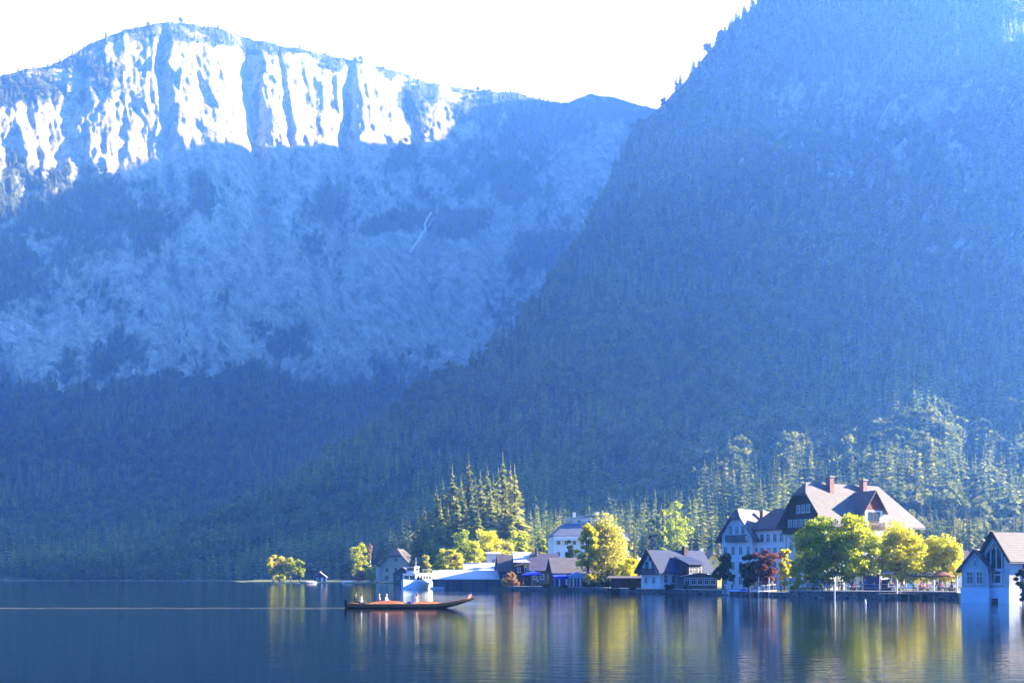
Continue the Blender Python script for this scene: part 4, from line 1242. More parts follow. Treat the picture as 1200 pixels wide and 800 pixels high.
swap(walls_mb(9, 7.4, 2.1, 4.1)).build("wall", WOOD2, pc_); mb = MB(); gable_roof(mb, 9, 7.4, 2.1, 4.1, 0.4, 0, 0.2); swap(mb).build("roof", shingle("dull_brown_roof", (0.26, 0.23, 0.21)), pc_)
window(pc_, (3.4, 0, 0.6), (1, 0), 1.0, 1.0)
# long boat shed in the water
ls_ = empty("boathouse", (X(507, 237), 237, 0.0), R(-0.5)); tag(ls_, "long low boat shed over the water with bright roof and blue grey boards", "shed")
LS = 16.2
mb = MB(); mb.box(0, LS, 0, 7, -0.6, 2.55)
for k in range(40): mb.box(0.05 + k * LS / 40, 0.1 + k * LS / 40 + .02, -0.03, -0.002, 0.2, 2.5)
mb.build("wall", WOODB, ls_)
mb = MB(); gable_roof(mb, 8, LS, 2.6, 4.5, 0.35, 0, 0.18); mb = swap(mb); mb.build("roof", R_WHITE, ls_)
for k in range(5):
    d_ = MB(); d_.box(0.8 + k * 3.1, 3.2 + k * 3.1, -0.09, -0.035, -0.3, 2.1); d_.build("boat_door", WOOD2, ls_)

# ------------------------------------------------ terraced white house on the rise
th_ = empty("house", (X(649, 300), 300, 3.0), R(5)); tag(th_, "big pale terraced house with mansard roof and white roof railings above the barn", "house")
zz0_ = 3.0
def lz(py, d=300): return Z(py, d) - zz0_
mb = MB(); mb.box(0, 22.3, 0, 14, -4, lz(628)); mb.build("wall", W_WHITE, th_)
mb = MB(); z1_, z2_ = lz(628) + .003, lz(612.5)
mb.solid([[(-.4, -.4, z1_ + .2), (22.7, -.4, z1_ + .2), (19.5, 3.2, z2_), (3.6, 3.2, z2_)], [(22.7, -.4, z1_ + .2), (22.7, 14.4, z1_ + .2), (19.5, 11, z2_), (19.5, 3.2, z2_)],
          [(22.7, 14.4, z1_ + .2), (-.4, 14.4, z1_ + .2), (3.6, 11, z2_), (19.5, 11, z2_)], [(-.4, 14.4, z1_ + .2), (-.4, -.4, z1_ + .2), (3.6, 3.2, z2_), (3.6, 11, z2_)],
          [(3.6, 3.2, z2_), (19.5, 3.2, z2_), (19.5, 11, z2_), (3.6, 11, z2_)]], 0.2)
mb.build("mansard_roof", shingle("slate_blue_roof", (0.12, 0.14, 0.20)), th_)
mb = MB(); mb.box(6.2, 17.5, 4, 10, z2_ + .003, lz(605)); mb.build("attic_storey", W_GREY, th_)
mb = MB(); mb.solid([[(4.5, 3.0, lz(606)), (11.8, 3.0, lz(601.5)), (11.8, 11, lz(601.5)), (4.5, 11, lz(606))], [(11.8, 3.0, lz(601.5)), (18.5, 3.0, lz(604)), (18.5, 11, lz(604)), (11.8, 11, lz(601.5))]], 0.25); mb.build("attic_roof", R_WHITE, th_)
mb = MB(); 
for xx in np.arange(3.6, 19.6, 1.0): mb.box(xx, xx + .12, 3.3, 3.42, z2_ + .004, z2_ + 1.1)
mb.box(3.6, 19.6, 3.28, 3.44, z2_ + 1.104, z2_ + 1.3); mb.build("roof_railing", TRIM, th_)
mb = MB(); mb.box(-.2, 22.5, -1.6, -0.003, lz(633), lz(630.5)); mb.build("terrace_slab", TRIM, th_)
for k in range(9): window(th_, (1.4 + k * 2.4, 0, lz(638)), (1, 0), 1.1, 1.5)
for k in range(9): window(th_, (1.4 + k * 2.4, 0, lz(652)), (1, 0), 1.1, 1.5)
for k in range(3): window(th_, (8.2 + k * 3.2, 4 - .003, z2_ + .3), (1, 0), 1.2, 1.1)
chimney(th_, 7.2, 7, lz(604), lz(598.5), 0.9, W_WHITE); chimney(th_, 14.4, 7, lz(603), lz(598), 0.9, W_WHITE)
# far house on the shore left
fh = empty("house", (X(445.5, 452), 452, 0.5), R(-8)); tag(fh, "cream gabled farmhouse with brown clipped roof left of the ferry boat", "house")
walls_mb(14.4, 16, 7.6, 15.2, 0.42).build("wall", W_CREAM, fh); mb = MB(); gable_roof(mb, 14.4, 16, 7.6, 15.2, 1.0, 0.38, 0.3); mb.build("roof", R_DARK, fh)
for xx in (3.2, 7.2, 11.2): window(fh, (xx, 0, 4.6), (1, 0), 1.1, 1.7, WOOD)
window(fh, (7.2, 0, 9.4), (1, 0), 1.2, 1.6, WOOD); window(fh, (3.0, 0, 1.0), (1, 0), 1.3, 1.8, WOOD)
mb = MB(); mb.box(-1.6, -0.02, -1.0, 8, -1, 6.8); mb.build("side_annex", W_GREY, fh)
fa = empty("shed", (X(461, 440), 440, 0.5), R(-4)); tag(fa, "grey brown lean-to shed in front of the cream farmhouse", "shed")
walls_mb(8.0, 6, 4.0, 6.6).build("wall", WOOD2, fa); mb = MB(); gable_roof(mb, 8.0, 6, 4.0, 6.6, 0.5, 0, 0.2); mb.build("roof", R_BROWN, fa)
for xx in (2.0, 5.6): window(fa, (xx, 0, 1.3), (1, 0), 1.2, 1.4)
# tiny blue hut on the spit
hu = empty("hut", (X(368, 470), 470, 0.5), R(6)); tag(hu, "tiny blue grey hut on the gravel spit beside the grove", "hut")
walls_mb(5.4, 5, 2.6, 4.6).build("wall", WOODB, hu); mb = MB(); gable_roof(mb, 5.4, 5, 2.6, 4.6, 0.5, 0, 0.18); mb.build("roof", R_PALE, hu)
window(hu, (1.6, 0, .9), (1, 0), 0.9, 1.0); mb = MB(); mb.box(3.2, 4.2, -.08, -.003, -.2, 1.9); mb.build("door", TRIM, hu)
mb = MB(); mb.box(2.3, 3.0, 2.1, 2.8, 4.0, 5.2); mb.build("chimney", W_GREY, hu)
# roofs between hotel and boathouse
fr_ = empty("house", (X(1133, 172), 172, 0.8), R(-30)); tag(fr_, "house with steep pointed brown roof behind the small boathouse cottage", "house")
walls_mb(5.0, 7, 4.6, 8.6).build("wall", W_CREAM, fr_); mb = MB(); gable_roof(mb, 5.0, 7, 4.6, 8.6, 0.5, 0, 0.2); mb.build("roof", R_BROWN, fr_)
window(fr_, (2.5, 0, 4.2), (1, 0), .8, 1.2)
fc = empty("house", (X(1098, 190), 190, 0.8), R(4)); tag(fc, "house with two white chimneys rising behind the lower yellow tree", "house")
swap(walls_mb(7, 7.5, 4.6, 7.3)).build("wall", W_WHITE, fc); mb = MB(); gable_roof(mb, 7, 7.5, 4.6, 7.3, 0.5, 0, 0.2); swap(mb).build("roof", R_DARK, fc)
chimney(fc, 2.3, 3.2, 6.6, 9.0, 0.9, W_WHITE); chimney(fc, 4.0, 3.2, 6.6, 9.3, 0.9, W_WHITE)
for xx in (1.6, 3.8, 6.0): window(fc, (xx, 0, 2.6), (1, 0), .9, 1.3)

# ================================================================== people
SKIN = mat("skin", (0.50, 0.31, 0.23), 0.6, 0.05, 10)
HAIRS = {'dark': mat("dark_hair", (0.03, 0.02, 0.015), 0.6, 0.2, 20), 'brown': mat("brown_hair", (0.12, 0.07, 0.035), 0.6, 0.2, 20), 'fair': mat("fair_hair", (0.40, 0.30, 0.15), 0.6, 0.2, 20)}
CLO = {'white': mat("white_cloth", (0.75, 0.75, 0.75), 0.9, 0.08, 6), 'black': mat("black_cloth", (0.02, 0.02, 0.024), 0.9, 0.2, 6), 'red': mat("red_cloth", (0.55, 0.06, 0.05), 0.9, 0.1, 6),
       'blue': mat("blue_cloth", (0.05, 0.12, 0.42), 0.9, 0.1, 6), 'pink': mat("pink_cloth", (0.72, 0.42, 0.42), 0.9, 0.1, 6), 'beige': mat("beige_cloth", (0.50, 0.42, 0.30), 0.9, 0.1, 6),
       'green': mat("green_cloth", (0.08, 0.16, 0.07), 0.9, 0.1, 6), 'grey': mat("grey_cloth", (0.18, 0.19, 0.21), 0.9, 0.1, 6), 'navy': mat("navy_trousers", (0.025, 0.035, 0.08), 0.9, 0.1, 6)}


def skin_body(kind):
    """one continuous figure facing -y; joints as a skinned skeleton"""
    if kind == 'stand':
        J = {'pel': ((0, 0, .96), .135), 'wst': ((0, 0, 1.10), .125), 'che': ((0, .01, 1.32), .15), 'nec': ((0, .0, 1.49), .058), 'hd0': ((0, -.015, 1.58), .085), 'hd1': ((0, -.02, 1.67), .10),
             'shl': ((-.17, .01, 1.42), .062), 'ell': ((-.25, .03, 1.14), .043), 'wrl': ((-.24, -.06, .90), .03), 'hal': ((-.23, -.09, .81), .034),
             'shr': ((.17, .01, 1.42), .062), 'elr': ((.26, .02, 1.15), .043), 'wrr': ((.22, -.16, .99), .03), 'har': ((.18, -.23, .96), .034),
             'hil': ((-.10, 0, .88), .095), 'knl': ((-.11, -.02, .50), .062), 'anl': ((-.11, .03, .10), .042), 'tol': ((-.12, -.12, .04), .036),
             'hir': ((.10, 0, .88), .095), 'knr': ((.12, -.06, .50), .062), 'anr': ((.13, .0, .10), .042), 'tor': ((.14, -.15, .04), .036)}
    else:   # seated, seat height .45
        J = {'pel': ((0, 0, .56), .14), 'wst': ((0, .0, .70), .13), 'che': ((0, -.03, .93), .15), 'nec': ((0, -.05, 1.10), .058), 'hd0': ((0, -.07, 1.19), .085), 'hd1': ((0, -.08, 1.28), .10),
             'shl': ((-.17, -.03, 1.03), .062), 'ell': ((-.24, -.10, .77), .043), 'wrl': ((-.16, -.30, .74), .03), 'hal': ((-.12, -.37, .74), .034),
             'shr': ((.17, -.03, 1.03), .062), 'elr': ((.25, -.09, .77), .043), 'wrr': ((.18, -.30, .76), .03), 'har': ((.14, -.38, .78), .034),
             'hil': ((-.10, -.05, .54), .095), 'knl': ((-.13, -.45, .52), .066), 'anl': ((-.13, -.46, .10), .042), 'tol': ((-.14, -.58, .04), .036),
             'hir': ((.10, -.05, .54), .095), 'knr': ((.13, -.45, .52), .066), 'anr': ((.13, -.42, .10), .042), 'tor': ((.14, -.54, .04), .036)}
    E = [('pel', 'wst'), ('wst', 'che'), ('che', 'nec'), ('nec', 'hd0'), ('hd0', 'hd1'), ('che', 'shl'), ('shl', 'ell'), ('ell', 'wrl'), ('wrl', 'hal'),
         ('che', 'shr'), ('shr', 'elr'), ('elr', 'wrr'), ('wrr', 'har'), ('pel', 'hil'), ('hil', 'knl'), ('knl', 'anl'), ('anl', 'tol'), ('pel', 'hir'), ('hir', 'knr'), ('knr', 'anr'), ('anr', 'tor')]
    names = list(J)
    me = bpy.data.meshes.new("body_" + kind)
    me.from_pydata([J[n][0] for n in names], [(names.index(a), names.index(b_)) for a, b_ in E], [])
    o = bpy.data.objects.new("body_tmp", me); COL.objects.link(o)
    md = o.modifiers.new("skin", 'SKIN')
    for i, n in enumerate(names):
        v = me.skin_vertices[0].data[i]; v.radius = (J[n][1], J[n][1] * (0.75 if n in ('che', 'wst', 'pel') else 1)); v.use_root = (n == 'pel')
    sd_ = o.modifiers.new("sub", 'SUBSURF'); sd_.levels = 1; sd_.render_levels = 1
    dg = bpy.context.evaluated_depsgraph_get(); dg.update()
    res = bpy.data.meshes.new_from_object(o.evaluated_get(dg))
    bpy.data.objects.remove(o)
    return res, J


BODY = {k: skin_body(k) for k in ('stand', 'sit')}
PC = {}


def person(kind, shirt, trous, hair, loc, face, label, group=None, sc=1.0):
    key = (kind, shirt, trous, hair)
    if key not in PC:
        base, J = BODY[kind]
        me = base.copy(); me.materials.clear()
        for m in (SKIN, CLO[shirt], CLO[trous]): me.materials.append(m)
        zn = J['nec'][0][2]; zp = J['pel'][0][2]
        for p in me.polygons:
            c = p.center; mi = 1
            if c.z > zn - 0.02: mi = 0
            elif kind == 'stand':
                if c.z < zp + 0.02 and abs(c.x) < .2: mi = 2
                if abs(c.x) > .17 and c.z < 1.0: mi = 0
                if c.y < -.12 and .9 < c.z < 1.05: mi = 0
            else:
                if c.z < zp + 0.03: mi = 2
                if c.y < -.27 and c.z > .68: mi = 0
            p.material_index = mi; p.use_smooth = True
        # hair cap with fringe, and a small nose
        hb = MB(); h1 = Vector(J['hd1'][0])
        n1, n2 = 10, 6
        for i in range(n2):
            for j in range(n1):
                def pt(ii, jj):
                    th = (ii / n2) * 1.75; ph = 2 * math.pi * jj / n1
                    rr_ = 0.118 * (1 + (0.05 if hair != 'dark' else 0))
                    y = math.sin(th) * math.sin(ph)
                    return (h1.x + rr_ * math.sin(th) * math.cos(ph), h1.y + 0.02 + rr_ * max(y, -0.80), h1.z + 0.005 + rr_ * 1.08 * math.cos(th))
                hb.poly([pt(i, j), pt(i, j + 1), pt(i + 1, j + 1), pt(i + 1, j)])
        nb = MB(); nb.v = []
        PC[key] = (me, hb.mesh("hair", HAIRS[hair], True))
    bd_, hr_ = PC[key]
    o = link_mesh("person", bd_); o.location = loc; o.rotation_euler = (0, 0, face); o.scale = (sc, sc, sc)
    tag(o, label, "person", group)
    reg(o, link_mesh("hair", hr_, o))
    return o


# ================================================================== the wooden passenger boat
BD = 97.0
boat = empty("wooden_boat", (X(481, BD), BD, 0.0), R(2))
tag(boat, "long flat varnished wooden boat with upswept bow and orange red seat covers, moving right", "boat")
VAR = mat("varnished_planks", (0.40, 0.18, 0.07), 0.45, 0.3, 3, 0.01, 10, stretch=(0.4, 3, 3), spec=0.5)
VARD = mat("wet_dark_planks", (0.10, 0.045, 0.022), 0.4, 0.3, 3, stretch=(0.4, 3, 3), spec=0.5)
ORN = mat("orange_red_covers", (0.42, 0.14, 0.06), 0.8, 0.2, 4)
N = 34; st = []
for i in range(N + 1):
    t = i / N; x = -6.0 + 12.1 * t
    bow = max(0, (t - 0.62) / 0.38); ster = max(0, (0.12 - t) / 0.12)
    half = 0.92 * (1 - 0.90 * bow ** 1.7) * (1 - 0.22 * ster)
    keel = -0.16 + 1.00 * bow ** 2.0 + 0.06 * ster
    top = 0.38 + 0.74 * bow ** 2.0 + 0.08 * ster ** 1.5 + 0.0
    st.append((x, half, keel, max(top, keel + .14)))


def hullpt(s, side, lvl):
    x, h, k, tp = s
    if lvl == 0: return (x, side * h * 0.72, k)
    if lvl == 1: return (x, side * h * 0.93, k + (tp - k) * 0.5)
    return (x, side * h, tp)


hb = MB()
for i in range(N):
    a, b_ = st[i], st[i + 1]
    hb.poly([hullpt(a, -1, 0), hullpt(b_, -1, 0), hullpt(b_, 1, 0), hullpt(a, 1, 0)], 1)
    for sd_ in (-1, 1):
        hb.poly([hullpt(a, sd_, 0), hullpt(b_, sd_, 0), hullpt(b_, sd_, 1), hullpt(a, sd_, 1)], 1)
        hb.poly([hullpt(a, sd_, 1), hullpt(b_, sd_, 1), hullpt(b_, sd_, 2), hullpt(a, sd_, 2)], 0)
        # inner skin
        ai = [(p[0], p[1] * .93, p[2] + (.03 if k == 0 else 0)) for k, p in enumerate([hullpt(a, sd_, 0), hullpt(a, sd_, 2)])]
        bi = [(p[0], p[1] * .93, p[2] + (.03 if k == 0 else 0)) for k, p in enumerate([hullpt(b_, sd_, 0), hullpt(b_, sd_, 2)])]
        hb.poly([ai[0], bi[0], bi[1], ai[1]], 0); hb.poly([hullpt(a, sd_, 2), hullpt(b_, sd_, 2), bi[1], ai[1]], 0)
for s in (st[0], st[-1]):
    hb.poly([hullpt(s, -1, 0), hullpt(s, 1, 0), hullpt(s, 1, 1), hullpt(s, 1, 2), hullpt(s, -1, 2), hullpt(s, -1, 1)], 0)
hb.build("hull", [VAR, VARD], boat)
gb = MB()
for sd_ in (-1, 1):
    gb.tube([(s[0], sd_ * (s[1] + .02), s[3] + .02) for s in st[:-1]], [0.045] * N, 6)
gb.build("gunwale", VAR, boat, True)
for xx in (-4.6, -3.5, -2.4, -1.3, -0.1, 1.0, 2.1):
    b_ = MB(); b_.box(xx - .16, xx + .16, -.80, .80, 0.30, 0.36); b_.box(xx - .12, xx + .12, -.62, -.56, 0.0, .299); b_.box(xx - .12, xx + .12, .56, .62, 0.0, .299)
    b_.build("bench", VAR, boat)
for (xa, xb, zt_) in ((-3.9, -0.4, 0.74), (0.2, 2.9, 0.66)):
    c_ = MB(); n = 9
    for i in range(n):
        x0_ = xa + (xb - xa) * i / n; x1_ = xa + (xb - xa) * (i + 1) / n
        f0 = math.sin(math.pi * (i + .0) / n) ** .5 * (zt_ - .46) + .44 + .02 * math.sin(i * 3.1); f1 = math.sin(math.pi * min(i + 1, n - .001) / n) ** .5 * (zt_ - .46) + .44 + .02 * math.sin((i + 1) * 3.1)
        for (ya, yb, ka, kb) in ((-.93, -.55, 0, 1), (-.55, -.45, 1, 1)):
            c_.poly([(x0_, ya, .44 + (f0 - .44) * ka), (x1_, ya, .44 + (f1 - .44) * ka), (x1_, yb, .44 + (f1 - .44) * kb), (x0_, yb, .44 + (f0 - .44) * kb)])
            c_.poly([(x0_, -ya, .44 + (f0 - .44) * ka), (x1_, -ya, .44 + (f1 - .44) * ka), (x1_, -yb, .44 + (f1 - .44) * kb), (x0_, -yb, .44 + (f0 - .44) * kb)])
    c_.build("seat_cover", ORN, boat)
b_ = MB(); b_.box(-0.28, 0.1, -.6, .6, 0.40, 0.62); b_.build("blue_chest", mat("blue_paint", (0.04, 0.07, 0.30), 0.5, 0.1, 3), boat)
bl = MB(); bl.tube([(5.75, -.1, 1.02), (5.8, -.14, 1.29), (5.83, -.1, 1.38)], [.07, .09, .03], 7); bl.tube([(5.6, .1, .98), (5.62, .12, 1.2), (5.62, .12, 1.26)], [.06, .08, .02], 7)
bl.build("bow_ornament", mat("white_red_flowers", (0.7, 0.35, 0.32), 0.8, 0.5, 14), boat)
mt_ = MB(); mt_.box(-6.35, -6.02, -.18, .18, 0.28, 0.80); mt_.box(-6.30, -6.12, -.07, .07, -0.6, 0.28); mt_.build("outboard_motor", mat("motor_dark", (0.03, 0.03, 0.035), 0.4, 0.1, 3), boat)


def on_boat(dx, dy, dz, kind, sh, tr, hr_, fc, label, sc=1.0):
    a = boat.rotation_euler.z
    return person(kind, sh, tr, hr_, (boat.location.x + dx * math.cos(a) - dy * math.sin(a), boat.location.y + dx * math.sin(a) + dy * math.cos(a), dz), fc, label, None, sc)


on_boat(-5.35, .15, 0.08, 'sit', 'black', 'black', 'dark', R(80), "boatman in black seated at the stern of the wooden boat")
on_boat(-4.75, -.2, -0.02, 'sit', 'white', 'grey', 'dark', R(95), "person in white shirt seated right behind the boatman in black")
on_boat(-2.95, -.1, -0.02, 'sit', 'pink', 'beige', 'fair', R(-80), "passenger in pink top among the first orange covers of the boat")
on_boat(-2.35, -.2, -0.02, 'sit', 'white', 'beige', 'fair', R(70), "fair haired passenger in white top sitting mid boat")
on_boat(0.55, -.1, -0.02, 'sit', 'beige', 'navy', 'brown', R(90), "lone passenger in beige top near the forward orange cover")

# wake behind the boat: a low ridge in the water
wk = MB(); wp = []
for i in range(60):
    t = i / 59; x = boat.location.x - 5.8 - t * 46; wp.append((x, BD + 0.3 * math.sin(i * .9) - t * 0.6, 0.012))
wk_m = mat("wake_foam", (0.05, 0.09, 0.15), 0.35, 0.3, 2.0)
for a, b_, i in zip(wp[:-1], wp[1:], range(60)):
    w0 = 0.11 * (0.6 + 0.5 * abs(math.sin(i * 1.7))); w1 = 0.11 * (0.6 + 0.5 * abs(math.sin((i + 1) * 1.7)))
    wk.poly([(a[0], a[1] - w0, .004), (b_[0], b_[1] - w1, .004), (b_[0], b_[1], .035), (a[0], a[1], .035)])
    wk.poly([(a[0], a[1], .035), (b_[0], b_[1], .035), (b_[0], b_[1] + w1, .004), (a[0], a[1] + w0, .004)])
o = wk.build("wake", m_w); tag(o, "thin foamy wake trailing behind the wooden boat", "wake", kind="stuff")

# ================================================================== ferry
fr2 = empty("ferry_boat", (X(487, 243), 243, 0.0), R(-112))
tag(fr2, "small white and pale blue passenger ferry moored beside the long boat shed", "ferry")
# local +x is the bow
HULL = mat("pale_blue_hull", (0.62, 0.76, 0.84), 0.5, 0.06, 2, spec=0.5)
hb = MB(); S = []
for i in range(13):
    t = i / 12; x = -6.5 + 13 * t
    hw = 2.3 * (1 - max(0, (t - .6) / .4) ** 2 * 0.92) * (0.92 + .08 * min(1, t * 5)); S.append((x, hw, 1.7 + 0.7 * max(0, (t - .5) * 2) ** 2))
for a, b_ in zip(S[:-1], S[1:]):
    for sd_ in (-1, 1):
        hb.poly([(a[0], sd_ * a[1] * .99, -.3), (b_[0], sd_ * b_[1] * .99, -.3), (b_[0], sd_ * b_[1], b_[2]), (a[0], sd_ * a[1], a[2])])
    hb.poly([(a[0], -a[1], a[2] - .15), (b_[0], -b_[1], b_[2] - .15), (b_[0], b_[1], b_[2] - .15), (a[0], a[1], a[2] - .15)])
a = S[0]; hb.poly([(a[0], -a[1] * .8, -.3), (a[0], a[1] * .8, -.3), (a[0], a[1], a[2]), (a[0], -a[1], a[2])])
a = S[-1]; hb.poly([(a[0], -a[1] * .8, -.3), (a[0], a[1] * .8, -.3), (a[0], a[1], a[2]), (a[0], -a[1], a[2])])
hb.build("hull", HULL, fr2)
mb = MB(); mb.box(-5.2, 3.2, -1.75, 1.75, 1.56, 3.6); mb.build("cabin", TRIM, fr2)
for sd_ in (-1, 1):
    mb = MB()
    for k in range(5): mb.box(-4.8 + k * 1.55, -3.6 + k * 1.55, sd_ * 1.76 - .02, sd_ * 1.76 + .02, 2.3, 3.25)
    mb.build("cabin_window", GLASS, fr2)
mb = MB(); mb.box(3.19, 3.23, -1.4, -.1, 2.3, 3.25); mb.box(3.19, 3.23, .1, 1.4, 2.3, 3.25); mb.build("front_window", GLASS, fr2)
mb = MB(); mb.box(-5.4, 3.6, -1.9, 1.9, 3.603, 3.75); mb.build("cabin_roof", TRIM, fr2)
mb = MB(); mb.box(0.4, 2.6, -1.1, 1.1, 3.753, 5.3); mb.box(0.2, 2.9, -1.25, 1.25, 5.303, 5.42); mb.build("wheelhouse", TRIM, fr2)
mb = MB(); mb.box(2.59, 2.63, -.9, .9, 4.4, 5.1); mb.box(.7, 2.3, -1.13, -1.09, 4.4, 5.1); mb.box(.7, 2.3, 1.09, 1.13, 4.4, 5.1); mb.build("wheelhouse_window", GLASS, fr2)
mb = MB(); mb.tube([(-.2, 0, 3.75), (-.2, 0, 7.6)], [.06, .04], 6); mb.bar((-.2, -.7, 6.4), (-.2, .7, 6.4), .06); mb.build("mast", TRIM, fr2)
mb = MB()
for k in range(8):
    for sd_ in (-1, 1): mb.tube([(-5.3 + k * .75, sd_ * 1.8, 3.75), (-5.3 + k * .75, sd_ * 1.8, 4.7)], [.025, .025], 5)
for sd_ in (-1, 1): mb.bar((-5.3, sd_ * 1.8, 4.7), (0.0, sd_ * 1.8, 4.7), .05)
mb.build("railing", METAL, fr2)

# ================================================================== small boats
def skiff_mesh(L=4.6, Wd=1.6, h=.55, cover=False):
    mb = MB(); S = []
    for i in range(9):
        t = i / 8; S.append((-L / 2 + L * t, Wd / 2 * (1 - max(0, (t - .45) / .55) ** 2.2 * .97) * (.85 + .15 * min(1, t * 4)), h + .18 * max(0, t - .5)))
    for a, b_ in zip(S[:-1], S[1:]):
        for sd_ in (-1, 1):
            mb.poly([(a[0], sd_ * a[1] * .7, -.12), (b_[0], sd_ * b_[1] * .7, -.12), (b_[0], sd_ * b_[1], b_[2]), (a[0], sd_ * a[1], a[2])])
            mb.poly([(a[0], sd_ * a[1] * .9, .1), (b_[0], sd_ * b_[1] * .9, .1), (b_[0], sd_ * b_[1], b_[2]), (a[0], sd_ * a[1], a[2])])
        mb.poly([(a[0], -a[1] * .9, .1), (b_[0], -b_[1] * .9, .1), (b_[0], b_[1] * .9, .1), (a[0], a[1] * .9, .1)])
    a = S[0]; mb.poly([(a[0], -a[1] * .7, -.12), (a[0], a[1] * .7, -.12), (a[0], a[1], a[2]), (a[0], -a[1], a[2])])
    cv = MB()
    for a, b_ in zip(S[:-1], S[1:]):
        k0 = .32 if cover else 0; r0 = .30 * math.sin(max(0.05, (a[0] + L / 2) / L) * math.pi); r1 = .30 * math.sin(max(.05, (b_[0] + L / 2) / L) * math.pi)
        for sd_ in (-1, 1):
            cv.poly([(a[0], sd_ * a[1] * 1.02, a[2] + .02), (b_[0], sd_ * b_[1] * 1.02, b_[2] + .02), (b_[0], 0, b_[2] + .1 + r1), (a[0], 0, a[2] + .1 + r0)])
    bn_ = MB(); bn_.box(-L * .2, -L * .2 + .25, -Wd * .42, Wd * .42, .33, .38); bn_.box(L * .08, L * .08 + .25, -Wd * .42, Wd * .42, .33, .38)
    return mb, cv, bn_


def skiff(px, d, rz, hullm, coverm, label, L=4.6, group=None, z=0.0):
    r = empty("rowing_boat" if coverm is None else "covered_boat", (X(px, d), d, z), rz); tag(r, label, "boat", group)
    mb, cv, bn_ = skiff_mesh(L)
    mb.build("hull", hullm, r)
    if coverm: cv.build("cover", coverm, r)
    else: bn_.build("bench", VAR, r)
    return r


WB = mat("white_boat_paint", (0.70, 0.72, 0.74), 0.5, 0.06, 2)
BB = mat("blue_boat_paint", (0.05, 0.14, 0.45), 0.5, 0.08, 2)
skiff(862, 163, R(150), WB, LBLUEC, "boat under a light blue cover moored nearest the dark jetty end below the hotel", 4.4)
skiff(874, 160.5, R(110), BB, BLUEC, "boat under a royal blue cover moored below the dark green tree", 4.2)
skiff(888, 158.5, R(140), WB, LBLUEC, "boat with pale blue cover lying beneath the red maple", 4.6)
skiff(899, 156.5, R(100), WB, WHITEC, "boat with white cover moored right of the red maple", 4.2)
skiff(870, 165.5, R(60), BB, None, "open blue rowing boat tucked against the quay below the hotel", 4.0)
skiff(768, 187, R(200), WB, None, "small white rowing boat moored below the gable of the blue roofed chalet", 3.6)
skiff(512, 236, R(170), WB, None, "tiny white dinghy beside the left end of the long boat shed", 3.2)
skiff(408, 455, R(20), WB, WHITEC, "small white covered boat beached left of the columnar tree", 5.5)
skiff(365, 455, R(10), WB, WHITEC, "white boat on the spit shore just beside the tiny blue hut", 4.5)
skiff(357, 454, R(185), mat("grey_boat_paint", (.25, .27, .3), .6, .1, 2), None, "grey rowing boat drawn up between grove and blue hut", 4.2)

# ================================================================== posts, buoy, quay, jetty
def post(px, d, ztop, r_, m, label, name="mooring_post", zb=-1.0, cat="post", group=None):
    mb = MB(); x = X(px, d)
    mb.tube([(0, 0, zb), (0, 0, ztop - .12), (0.01, 0, ztop)], [r_, r_ * .95, r_ * .7], 9)
    o = mb.build(name, m); o.location = (x, d, 0); tag(o, label, cat, group); return o


PW = mat("weathered_post_wood", (0.30, 0.26, 0.21), 0.9, 0.3, 4, 0.02)
PWW = mat("white_post_paint", (0.70, 0.69, 0.66), 0.7, 0.1, 4)
post(849.5, 158, 1.6, .17, PW, "stout weathered mooring post standing in the water before the slim dark green tree")
post(978, 138, 1.75, .10, PWW, "slender pale mooring post in the water before the big green trees")
post(889, 153.5, 3.0, .08, PWW, "thin white pole among the covered boats below the red maple")
post(901, 153.0, 2.9, .08, PWW, "thin white pole at the right end of the covered boats")
post(1051, 136, 2.6, .13, PWW, "white painted post at the middle of the wooden jetty")
post(1055, 136.3, 2.3, .09, PW, "brown post touching the white post at the middle of the jetty")
post(1094, 136, 2.6, .14, PWW, "thick white post near the right end of the wooden jetty")
post(1121.5, 134, 3.2, .09, PWW, "tall white post beside the small boathouse cottage")
b_ = MB(); b_.tube([(0, 0, -.1), (0, 0, .12), (0, 0, .42), (0, 0, .62)], [.08, .11, .08, .02], 10); o = b_.build("buoy", WB, None, True)
o.location = (X(1014, 108), 108, 0); tag(o, "small white buoy floating alone off the jetty", "buoy")


def wallrun(pts, z0, z1, th, name, m, label, cat="wall", cap=None):
    """pts: (px, d) along the front"""
    r = empty(name, (X(pts[0][0], pts[0][1]), pts[0][1], 0)); tag(r, label, cat)
    mb = MB(); cb = MB(); ox, oy = r.location.x, r.location.y
    for (a, b2_) in zip(pts[:-1], pts[1:]):
        p = Vector((X(*a) - ox, a[1] - oy, 0)); q = Vector((X(*b2_) - ox, b2_[1] - oy, 0)); n = Vector((-(q - p).y, (q - p).x, 0)).normalized() * th
        nseg = max(1, int((q - p).length / 1.5))
        for k in range(nseg):
            p0 = p + (q - p) * k / nseg; p1 = p + (q - p) * (k + 1) / nseg; j = 0.0
            mb.poly([(p0.x, p0.y, z0), (p1.x, p1.y, z0), (p1.x, p1.y, z1), (p0.x, p0.y, z1)])
            mb.poly([(p0.x, p0.y, z1), (p1.x, p1.y, z1), (p1.x + n.x, p1.y + n.y, z1), (p0.x + n.x, p0.y + n.y, z1)])
        cb.bar((p.x + n.x * .4, p.y + n.y * .4, z1 + .06), (q.x + n.x * .4, q.y + n.y * .4, z1 + .06), th * 1.05, .11)
    mb.build("wall_face", m, r); cb.build("coping", cap or CONC, r)
    return r


